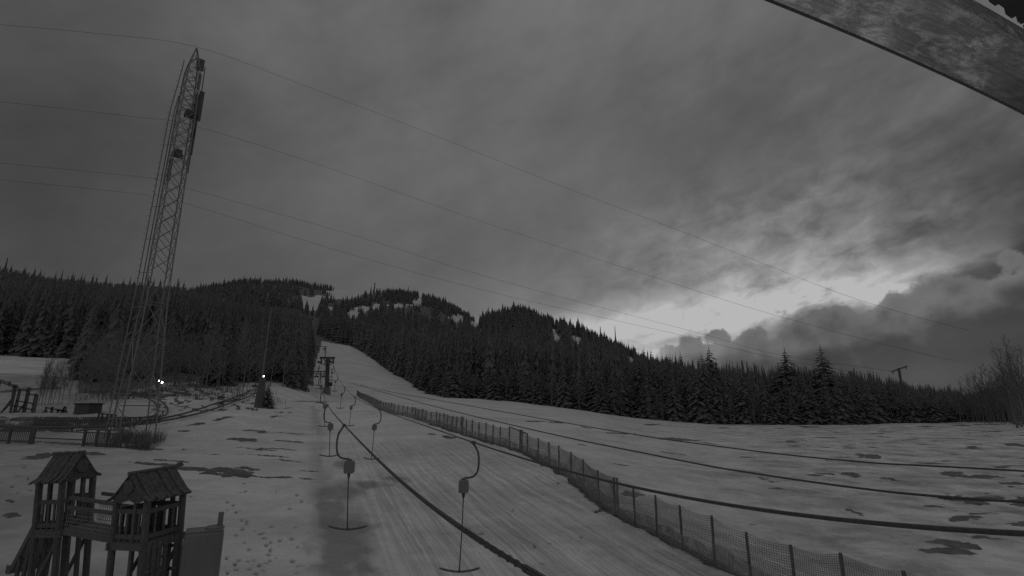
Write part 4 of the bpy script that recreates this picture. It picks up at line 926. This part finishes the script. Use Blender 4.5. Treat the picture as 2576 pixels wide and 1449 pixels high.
a, b = G(80, 1119), G(206, 1123); o = empty('rail_fence', tuple(a), 0, 'two-rail wooden fence between the two picket sections', 'fence')
MB().beam(Vector((0, 0, .55)), b-a+Vector((0, 0, .50)), .06, .10).build('rail', 'wood', o); MB().beam(Vector((0, 0, 1.25)), b-a+Vector((0, 0, 1.1)), .06, .09).build('rail', 'wood', o)
MB().box((0, 0, .6), .18, .18, 1.5).build('post', 'wood', o)
# brush screen fence
pts = [G(x_, y_) for x_, y_ in [(84, 1072), (120, 1073), (160, 1074), (205, 1074), (250, 1074), (300, 1074), (360, 1072), (405, 1066)]]; o = empty('palisade_fence', tuple(pts[0]), 0, 'dark low palisade fence in front of the far playground', 'fence')
m = MB(); rgp = random.Random(3)
for a, b in zip(pts[:-1], pts[1:]):
    n = int((b-a).length/.22)
    for k in range(n): c = a.lerp(b, k/n)-pts[0]; m.box(c+Vector((0, 0, .4)), .12, .03, 1.1+rgp.uniform(-.12, .12))
m.build('palings', 'wood', o); m = MB()
for a, b in zip(pts[:-1], pts[1:]): m.beam(a-pts[0]+Vector((0, .03, .6)), b-pts[0]+Vector((0, .03, .6)), .05, .1)
m.build('rail', 'wood', o)
# ------------------------------------------------------------------ far playground pieces
def framework(name, loc, label, cat, segs, w, m='wood', extra=None):
    g = loc; o = empty(name, tuple(g), 0, label, cat); S_ = g.y/F
    for nm, arr in segs.items():
        b = MB()
        for (x0, y0, x1, y1) in arr: b.beam(((x0)*S_, 0, -y0*S_), ((x1)*S_, .0 if nm != 'brace' else .8, -y1*S_), w, w, up=(0, 1, 0))
        b.build(nm, m, o)
    return o
g = G(36, 1040)
framework('climbing_frame', g, 'dark climbing frame with several posts and platforms at far left', 'climbing frame',
  {'post': [(-10, 10, -10, -68), (-3, 8, 0, -60), (20, 8, 20, -62), (25, 8, 25, -62), (42, 8, 42, -48), (48, 8, 48, -45), (2, 5, 2, -55)],
   'platform': [(-6, -18, 22, -14), (-2, -30, 22, -26), (20, -12, 46, -8), (24, -26, 46, -22), (0, -56, 24, -54), (25, -46, 48, -42), (-12, -2, 46, 0)],
   'ladder': [(-10, -30, -34, 0), (-14, -34, -28, -8), (22, -24, 4, 2)]}, .17)
framework('swing_frame', G(-4, 1043), 'slanted swing beam above the climbing frame at far left', 'swing', {'beam': [(-20, -85, 34, -66), (-20, -80, 34, -62)], 'post': [(22, -70, 27, -8), (-14, -80, -14, 0)], 'hanger': [(10, -80, 10, -70), (27, -72, 27, -60)]}, .15)
g = G(130, 1040)
framework('seesaw_frame', g, 'low bar frame with benches on the snow of the far playground', 'play frame',
  {'beam': [(-18, -14, 26, -6), (12, -9, 36, -4), (-32, 4, 26, 10)], 'post': [(-16, 2, -16, -14), (-2, 4, -2, -16), (0, 4, 0, -16), (14, 6, 14, -10), (24, 8, 24, -8), (30, -2, 26, -14), (34, -4, 30, -16), (26, -2, 30, -16), (38, 8, 38, -2)], 'seat': [(-24, 0, -10, 0), (-22, -4, -12, -4), (12, 8, 15, -6)]}, .18)
g = G(262, 1058)
framework('table_frame', G(262, 1066), 'small dark table-like rack standing on snow behind the mast', 'rack', {'top': [(-18, -24, 26, -20)], 'leg': [(-17, 0, -17, -24), (-8, 0, -8, -23), (4, 0, 4, -22), (14, 0, 14, -21), (26, 2, 26, -20)], 'shelf': [(-18, -14, 26, -11)]}, .14)
g = G(219, 1042); o = empty('hut', tuple(g), math.radians(-25), 'small dark wooden hut with snow on its roof near the playground', 'hut')
MB().box((0, 0, .65), 3.4, 1.6, 1.3).build('wall', 'black', o); m = MB(); m.box((0, 0, 1.38), 3.7, 1.9, .14); m.build('roof', 'black', o)
MB().box((0, 0, 1.48), 3.6, 1.8, .06).build('snow_cover', 'snowcap', o); MB().box((-2.1, -.2, .15), 1.0, .5, .10).build('step', 'wood', o)
for px, py, rr, lb in [(556, 1003, .55, 'round dark boulder in the snow of the knoll, the larger one'), (608, 998, .4, 'smaller dark boulder on the knoll near the lamp pole')]:
    g = G(px, py); m = MB(); 
    for i in range(5):
        pass
    m.tube([(0, 0, -.2), (0, 0, .05*1), (0.05, 0, rr*.5), (.08, 0, rr*.9)], [rr*.9, rr*1.05, rr*.9, rr*.3], 9); o = m.build('boulder', 'black', None, True); o.location = g; tag(o, lb, 'boulder')
# fallen logs on the knoll
for k, (x0, y0, x1, y1) in enumerate([(400, 1003, 470, 990), (420, 985, 480, 996), (545, 1018, 600, 1008), (500, 975, 560, 982), (300, 985, 392, 1000)]):
    a, b = G(x0, y0), G(x1, y1); o = MB().tube([(0, 0, .2), tuple(b-a+Vector((0, 0, .25)))], [.20, .13], 7).build('fallen_log', 'bark'); o.location = a
    tag(o, ['dark log lying on the knoll right of the hollow', 'short dark log crossing above the hollow', 'log lying below the boulder on the knoll', 'thin log lying high on the knoll by the lit lamp', 'long dark log behind the mast legs'][k], 'log', 'fallen logs on the knoll')
# ------------------------------------------------------------------ wooden play towers in the foreground
def rfr(origin, e1, rz=0): pass
def play_tower(C, ang_, w, d, zf, ze, zr, over, label, gable_disc, plank_edge):
    """C ground centre, local x = ridge direction; zf floor, ze eave, zr ridge (heights over C)"""
    o = empty('play_tower', tuple(C), ang_, label, 'play tower'); PW = .15
    posts = [(-w/2, -d/2), (w/2, -d/2), (w/2, d/2), (-w/2, d/2)]
    for x, y in posts: MB().tube([(x, y, -.6), (x, y, ze+.05)], PW*.55, 8).build('post', 'wood', o)
    for x, y in ((w/2, -d*.17), (w/2, d*.17), (-w/2, -d*.15)): MB().box((x, y, ze/2-.2), .085, .085, ze+.5).build('stud', 'wood', o)
    m = MB()
    n = 9
    for k in range(n): m.box((-w/2+w*(k+.5)/n, 0, zf), w/n-.012, d+.10, .045)
    for y in (-d/2, d/2): m.box((0, y*1.06, zf-.10), w+.25, .06, .17)
    for x in (-w/2, w/2): m.box((x*1.06, 0, zf-.10), .06, d+.1, .17)
    m.build('floor', 'woodh', o)
    # roof: two board slopes with flared eaves
    hx = w/2+over
    for s in (-1, 1):
        m = MB(); nb = 9
        yy = [0.0, s*(d/2-.03), s*(d/2+.17)]; zz_ = [zr, ze+.07, ze-.04]
        for k in range(nb):
            x0 = -hx+2*hx*k/nb; x1 = -hx+2*hx*(k+1)/nb-.012; jj = .035*math.sin(k*2.7+s); th_ = .028 + .012*((k*7) % 3)
            for q in range(2):
                ya, yb_, za, zb = yy[q], yy[q+1] + (jj if q == 1 else 0), zz_[q], zz_[q+1]
                A = Vector(((x0+x1)/2, ya, za+.02*(k % 2))); B_ = Vector(((x0+x1)/2, yb_, zb+.02*(k % 2))); Yd = (B_-A).normalized(); Zd = Vector((1, 0, 0)).cross(Yd)
                if Zd.z < 0: Zd = -Zd
                m.box((A+B_)/2, (x1-x0), (B_-A).length+.02, th_, (1, 0, 0), Yd, Zd)
        m.build('roof_slope', 'roofw', o)
    MB().tube([(-hx-.03, 0, zr+.03), (hx+.03, 0, zr+.03)], .05, 6).build('ridge_log', 'wood', o)
    for s in (-1, 1):
        m = MB(); x = s*(w/2+over*.55); base = len(m.v); T_ = .03
        prof = [(-d/2-.05, ze+.02), (-d*.28, ze-.10), (0, ze-.02), (d*.28, ze-.10), (d/2+.05, ze+.02), (0, zr-.03)]
        for xx in (x-T_, x+T_):
            for y, z in prof: m.v.append((xx, y, z))
        k = len(prof); m.f += [tuple(base+i for i in range(k)), tuple(base+k+i for i in reversed(range(k)))] + [(base+(i+1) % k, base+i, base+k+i, base+k+(i+1) % k) for i in range(k)]
        m.build('gable', 'roofw', o)
        m = MB(); m.tube([(x+s*.03, 0, ze+.30), (x+s*.07, 0, ze+.30)], .17, 14); m.build('gable_disc', 'wood', o)
    return o
def railing(o, a, b, z0, z1, n, mat_='wood', top=True):
    a = Vector(a); b = Vector(b)
    for z in (z1, z0+.12): MB().beam(a+Vector((0, 0, z)), b+Vector((0, 0, z)), .05, .11).build('rail', mat_, o)
    s = MB()
    for k in range(1, n+1):
        c = a.lerp(b, k/(n+1)); s.box(c+Vector((0, 0, (z0+z1)/2)), .06, .03, z1-z0+.05, (b-a).normalized(), Vector((0, 0, 1)).cross((b-a).normalized()), (0, 0, 1))
    s.build('slats', mat_, o)
def at_ground(px, y): t_ = t_of(px); return Vector((t_*y, y, h1(t_*y, y)))
def zh(px, py, C): return P(px, py, C.y).z - C.z
# tower A (left, with the slide)
YA = 15.6; CA = P(163, 1300, YA); CA.z = h1(CA.x, YA)
va = math.atan2(CA.y, CA.x); rdir = va - math.pi/2      # screen right at the tower
angA = rdir - math.radians(50)
zfA = zh(160, 1322, CA); zeA = zh(150, 1200, CA); zrA = zh(165, 1140, CA)
tA = play_tower(CA, angA, .78, .86, zfA, zeA, zrA, .12, 'left roofed play tower of weathered wood, with the slide', True, True)
# tower B (right)
YB = 14.4; CB = P(378, 1300, YB); CB.z = h1(CB.x, YB); vb = math.atan2(CB.y, CB.x); angB = vb - math.pi/2 + math.radians(40)
zfB = zh(382, 1350, CB); zeB = zh(370, 1244, CB); zrB = zh(385, 1184, CB)
tB = play_tower(CB, angB, 1.0, 1.02, zfB, zeB, zrB, .14, 'right roofed play tower of weathered wood, beside the dark container', True, True)
for o_, w, d, zf, ze in ((tA, .78, .86, zfA, zeA), (tB, 1.0, 1.02, zfB, zeB)):
    x, y = w/2, d/2; zt = zf+.72
    railing(o_, (-x, y, 0), (x, y, 0), zf, zt, 4); railing(o_, (x, -y, 0), (x, y, 0), zf, zt, 4) if o_ is tA else railing(o_, (-x, -y, 0), (-x, y, 0), zf, zt, 4)
    railing(o_, (-x, -y, 0), (x, -y, 0), zf, zt, 3)
    if o_ is tB: railing(o_, (x, -y, 0), (x, y, 0), zf, zt, 4)
    for a, b in (((-x, -y), (x, -y)), ((-x, y), (x, y))):
        MB().beam((a[0], a[1], .35), (b[0], b[1], zf-.25), .05, .09).build('brace', 'wood', o_)
        MB().beam((a[0], a[1], ze-.02), (b[0], b[1], ze-.02), .07, .12).build('eave_beam', 'wood', o_)
rgs = random.Random(5); m = MB()
for k in range(9): x0 = -.55+.12*k; m.box((x0*.75, rgs.uniform(-.02, .03), zrA+.075), rgs.uniform(.07, .14), .07, .03)
m.build('snow_cap', 'snowcap', tA)
# climbing wall of boards under tower B's near side
m = MB(); x, y = .50, .51
for k in range(6):
    if k not in (4,): m.box((-x+.09+k*.155, -y-.06, zfB*.5), .12, .03, zfB*.98)
m.build('board_wall', 'woodh', tB)
m = MB()
for k in range(6): m.box((x+.05, 0, .25+k*.28), .06, .95, .07)
m.build('ladder', 'wood', tB)
# tower finial dragon-like log end behind B's ridge (plain carved log stub)
MB().tube([(.58, 0, zrB-.02), (.80, .02, zrB+.08), (.88, .0, zrB+.03)], [.05, .075, .03], 7).build('carved_log_end', 'wood', tB)
# bridge between the towers
pa = P(204, 1322, YA-.25); pb = P(326, 1342, YB+.15); br = empty('rope_bridge', tuple(pa), 0, 'plank bridge with netted sides between the two play towers', 'bridge'); v = pb-pa; nrm = Vector((-v.y, v.x, 0)).normalized()
m = MB(); 
for k in range(12): m.box(v*((k+.5)/12), v.length/12-.015, .75, .045, v.normalized(), nrm, v.normalized().cross(nrm))
for s in (-1, 1): m.beam(nrm*s*.38-Vector((0, 0, .08)), v+nrm*s*.38-Vector((0, 0, .08)), .06, .15)
m.build('deck', 'woodh', br)
for s in (-1, 1):
    m = MB()
    for z in (.78, .54): m.beam(nrm*s*.40+Vector((0, 0, z)), v+nrm*s*.40+Vector((0, 0, z)), .05, .09)
    m.build('handrail', 'wood', br)
    m = MB(); n_ = int(v.length/.09)
    for k in range(n_+1): c = v*(k/n_)+nrm*s*.39; m.tube([c, c+Vector((0, 0, .5))], .006, 4, False)
    for k in range(6): m.tube([nrm*s*.39+Vector((0, 0, .09*k)), v+nrm*s*.39+Vector((0, 0, .09*k))], .006, 4, False)
    m.build('net', 'net', br)
# slide
s0 = P(136, 1312, YA-.2); s1 = G(28, 1436); s1.z += .25
s1 = s0 + (Vector((s1.x, s1.y, 0))-Vector((s0.x, s0.y, 0))).normalized()*2.4; s1.z = h1(s1.x, s1.y)+.25
sl = empty('slide', tuple(s0), 0, 'dark metal chute slide running down from the left play tower', 'slide'); v = s1-s0; hd = Vector((v.x, v.y, 0)).normalized(); nn = Vector((-hd.y, hd.x, 0))
path = [Vector((0, 0, 0)), hd*.3+Vector((0, 0, -.02)), hd*.7+Vector((0, 0, -.28)), hd*2.2+Vector((0, 0, v.z*.86)), hd*2.6+Vector((0, 0, v.z*.98)), hd*3.0+Vector((0, 0, v.z))]
path = catmull(path, 5); m = MB()
for a, b in zip(path[:-1], path[1:]): m.beam(a, b, .52, .03)
m.build('chute', 'plastic', sl)
for s in (-1, 1):
    m = MB()
    for a, b in zip(path[:-1], path[1:]): m.beam(a+nn*s*.28+Vector((0, 0, .09)), b+nn*s*.28+Vector((0, 0, .09)), .04, .22)
    m.build('side_wall', 'wood', sl)
m = MB()
for q in (.95, 1.75):
    c = hd*q
    for s in (-1, 1): zq = float(np.interp(q, [.7, 2.2], [-.28, v.z*.86])); m.beam(c+nn*s*.24+Vector((0, 0, zq)), c+nn*s*.24+Vector((0, 0, v.z-.6)), .08, .08)
m.build('support', 'wood', sl)
def tilt(o, deg, piv):
    ax = Vector((o.location.x, o.location.y, 0)).normalized(); M = Matrix.Rotation(-math.radians(deg), 4, ax); R0 = Matrix.Rotation(o.rotation_euler.z, 4, 'Z'); C0 = Vector(o.location)
    off = Vector((0, 0, piv)) - (M @ Vector((0, 0, piv))); o.rotation_euler = (M @ R0).to_euler(); o.location = C0 + off
tilt(tA, 5, zfA); tilt(tB, 3, zfB)      # the old towers lean on the slope
# dark container with lid and vent pipe
YK = 14.6; k0 = P(516, 1332, YK); gk = h1(k0.x, YK); kw = (P(563, 1332, YK)-P(467, 1332, YK)).length; kh = k0.z-gk
kt = empty('container', (k0.x, YK, gk), math.radians(28), 'dark rounded container with a short pipe beside the right play tower', 'container')
m = MB(); m.box((0, 0, kh/2-.3), kw*.90, kw*.62, kh+.6); m.build('body', 'plastic', kt, bevel=.09)
MB().box((0, 0, kh+.0), kw*.86, kw*.58, .05).build('lid', 'plastic', kt, bevel=.02)
m = MB(); m.tube([(kw*.22, 0, kh+.02), (kw*.22, 0, kh+.07)], [kw*.24, kw*.20], 16); m.build('hatch', 'plastic', kt, True)
m = MB(); m.tube([(kw*.33, 0, kh), (kw*.33, 0, kh+.40)], .065, 12); m.build('vent_pipe', 'plastic', kt)
# ------------------------------------------------------------------ roof beam over the camera
def beam_prism(name, m, hb, ht, p_far, p_dir, wdt, L0, L1, parent=None):
    d = Vector(p_dir).normalized(); n = Vector((d.y, -d.x, 0)).normalized()
    if n.dot(Vector(p_far)) > 0: n = -n
    b = MB(); a = Vector((p_far[0], p_far[1], 0)); c = a + n*wdt/2 + d*(L0+L1)/2; b.box(c+Vector((0, 0, H+(hb+ht)/2)), L1-L0, wdt, ht-hb, d, n.cross(d)*0+Vector((n.x, n.y, 0)), (0, 0, 1)); return b
wm = bpy.data.materials.new('weathered_eave_board'); wm.use_nodes = True; t = wm.node_tree; B = t.nodes['Principled BSDF']
co = t.nodes.new('ShaderNodeTexCoord')
def wN(scale, st, det=6, rough=.6, dist=0):
    mp = t.nodes.new('ShaderNodeMapping'); mp.inputs['Scale'].default_value = st; t.links.new(co.outputs['Object'], mp.inputs[0])
    n = t.nodes.new('ShaderNodeTexNoise'); n.inputs['Scale'].default_value = scale; n.inputs['Detail'].default_value = det; n.inputs['Roughness'].default_value = rough; n.inputs['Distortion'].default_value = dist
    t.links.new(mp.outputs[0], n.inputs['Vector']); return n.outputs['Fac']
def wR(x, a, b, c, d):
    n = t.nodes.new('ShaderNodeMapRange'); t.links.new(x, n.inputs[0]); n.inputs[1].default_value = a; n.inputs[2].default_value = b; n.inputs[3].default_value = c; n.inputs[4].default_value = d; return n.outputs[0]
def wM(op, a, b):
    n = t.nodes.new('ShaderNodeMath'); n.operation = op
    for i, v in enumerate((a, b)):
        if isinstance(v, (int, float)): n.inputs[i].default_value = v
        else: t.links.new(v, n.inputs[i])
    return n.outputs[0]
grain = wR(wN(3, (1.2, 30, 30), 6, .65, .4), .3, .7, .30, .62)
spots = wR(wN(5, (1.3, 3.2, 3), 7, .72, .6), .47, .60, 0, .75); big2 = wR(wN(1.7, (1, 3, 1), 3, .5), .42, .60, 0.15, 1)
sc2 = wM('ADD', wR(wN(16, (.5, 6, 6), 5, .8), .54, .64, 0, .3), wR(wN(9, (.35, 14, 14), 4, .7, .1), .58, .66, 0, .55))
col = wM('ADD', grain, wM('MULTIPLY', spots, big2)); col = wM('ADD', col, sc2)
sxx = t.nodes.new('ShaderNodeSeparateXYZ'); t.links.new(co.outputs['Object'], sxx.inputs[0])      # falloff of the camera's infrared light, painted into the colour along the board
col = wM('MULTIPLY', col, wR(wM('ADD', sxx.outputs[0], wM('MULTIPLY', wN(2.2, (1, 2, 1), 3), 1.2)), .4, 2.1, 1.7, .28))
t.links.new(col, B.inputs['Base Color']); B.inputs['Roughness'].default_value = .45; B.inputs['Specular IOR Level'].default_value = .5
bpn = t.nodes.new('ShaderNodeBump'); bpn.inputs['Strength'].default_value = .7; bpn.inputs['Distance'].default_value = .01; t.links.new(col, bpn.inputs['Height']); t.links.new(bpn.outputs[0], B.inputs['Normal'])
HB = 1.2
def atH(px, py, h): d = ray(px, py); return d*(h/d.z)
eA, eB = atH(1940, 0, HB), atH(2576, 283, HB); dd = (eB-eA); dd.z = 0; dd.normalize()
n_in = Vector((-dd.y, dd.x, 0)); n_in = n_in if n_in.dot(-eA) > 0 else -n_in
n2 = atH(2365, 4, HB); wb = (n2-eA).dot(n_in); 
q3 = ray(2432, 0); sfac = (eA + n_in*wb); # side face height from the photograph's third edge
den = Vector((q3.x, q3.y, 0)).dot(n_in); ss = (Vector((eA.x, eA.y, 0))+n_in*wb).dot(n_in)/den; hT = q3.z*ss
rb = empty('roof_beam', (eA.x, eA.y, H+HB), math.atan2(dd.y, dd.x), 'weathered eave beam of the roof close overhead, top right corner', 'beam')
sg = 1 if Vector((-math.sin(rb.rotation_euler.z), math.cos(rb.rotation_euler.z), 0)).dot(n_in) > 0 else -1
bow = lambda x: sg*(.011-.020*(x-.735)**2)
def bowed(y0, y1, z0, z1):      # old timber, slightly bowed along its length
    m = MB(); xs = np.linspace(-1.2, 3.4, 47); n = len(xs)
    for x in xs:
        for y, z in ((y0, z0), (y1, z0), (y1, z1), (y0, z1)): m.v.append((x, y+bow(x), z))
    for i in range(n-1):
        for k in range(4): a = i*4+k; b = i*4+(k+1) % 4; m.f.append((a, b, b+4, a+4))
    m.f += [(3, 2, 1, 0), tuple((n-1)*4+k for k in range(4))]; return m
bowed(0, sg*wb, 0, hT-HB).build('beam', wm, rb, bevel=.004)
bowed(-sg*.014, -sg*.001, .006, .060).build('edge_trim', 'wood', rb)
# ragged boarding above
c4 = atH(2497, 0, 1.75); c5 = atH(2576, 56, 1.75); d4 = (c5-c4); d4.z = 0; d4.normalize(); n4 = Vector((-d4.y, d4.x, 0)); n4 = n4 if n4.dot(-c4) > 0 else -n4
rs_ = empty('roof_boarding', (c4.x, c4.y, H+1.75), 0, 'dark ragged roof edge in the extreme top right corner', 'roof'); m = MB()
rg5 = random.Random(12); x = -3.0
while x < 5:
    w_ = rg5.uniform(.03, .09); j = rg5.uniform(-.02, .03); m.box(d4*(x+w_/2)+n4*(.6+j), w_+.004, 1.2, .03+rg5.uniform(0, .006), d4, n4, (0, 0, 1)); x += w_
m.build('boards', 'black', rs_)
print('spruces', nspr)
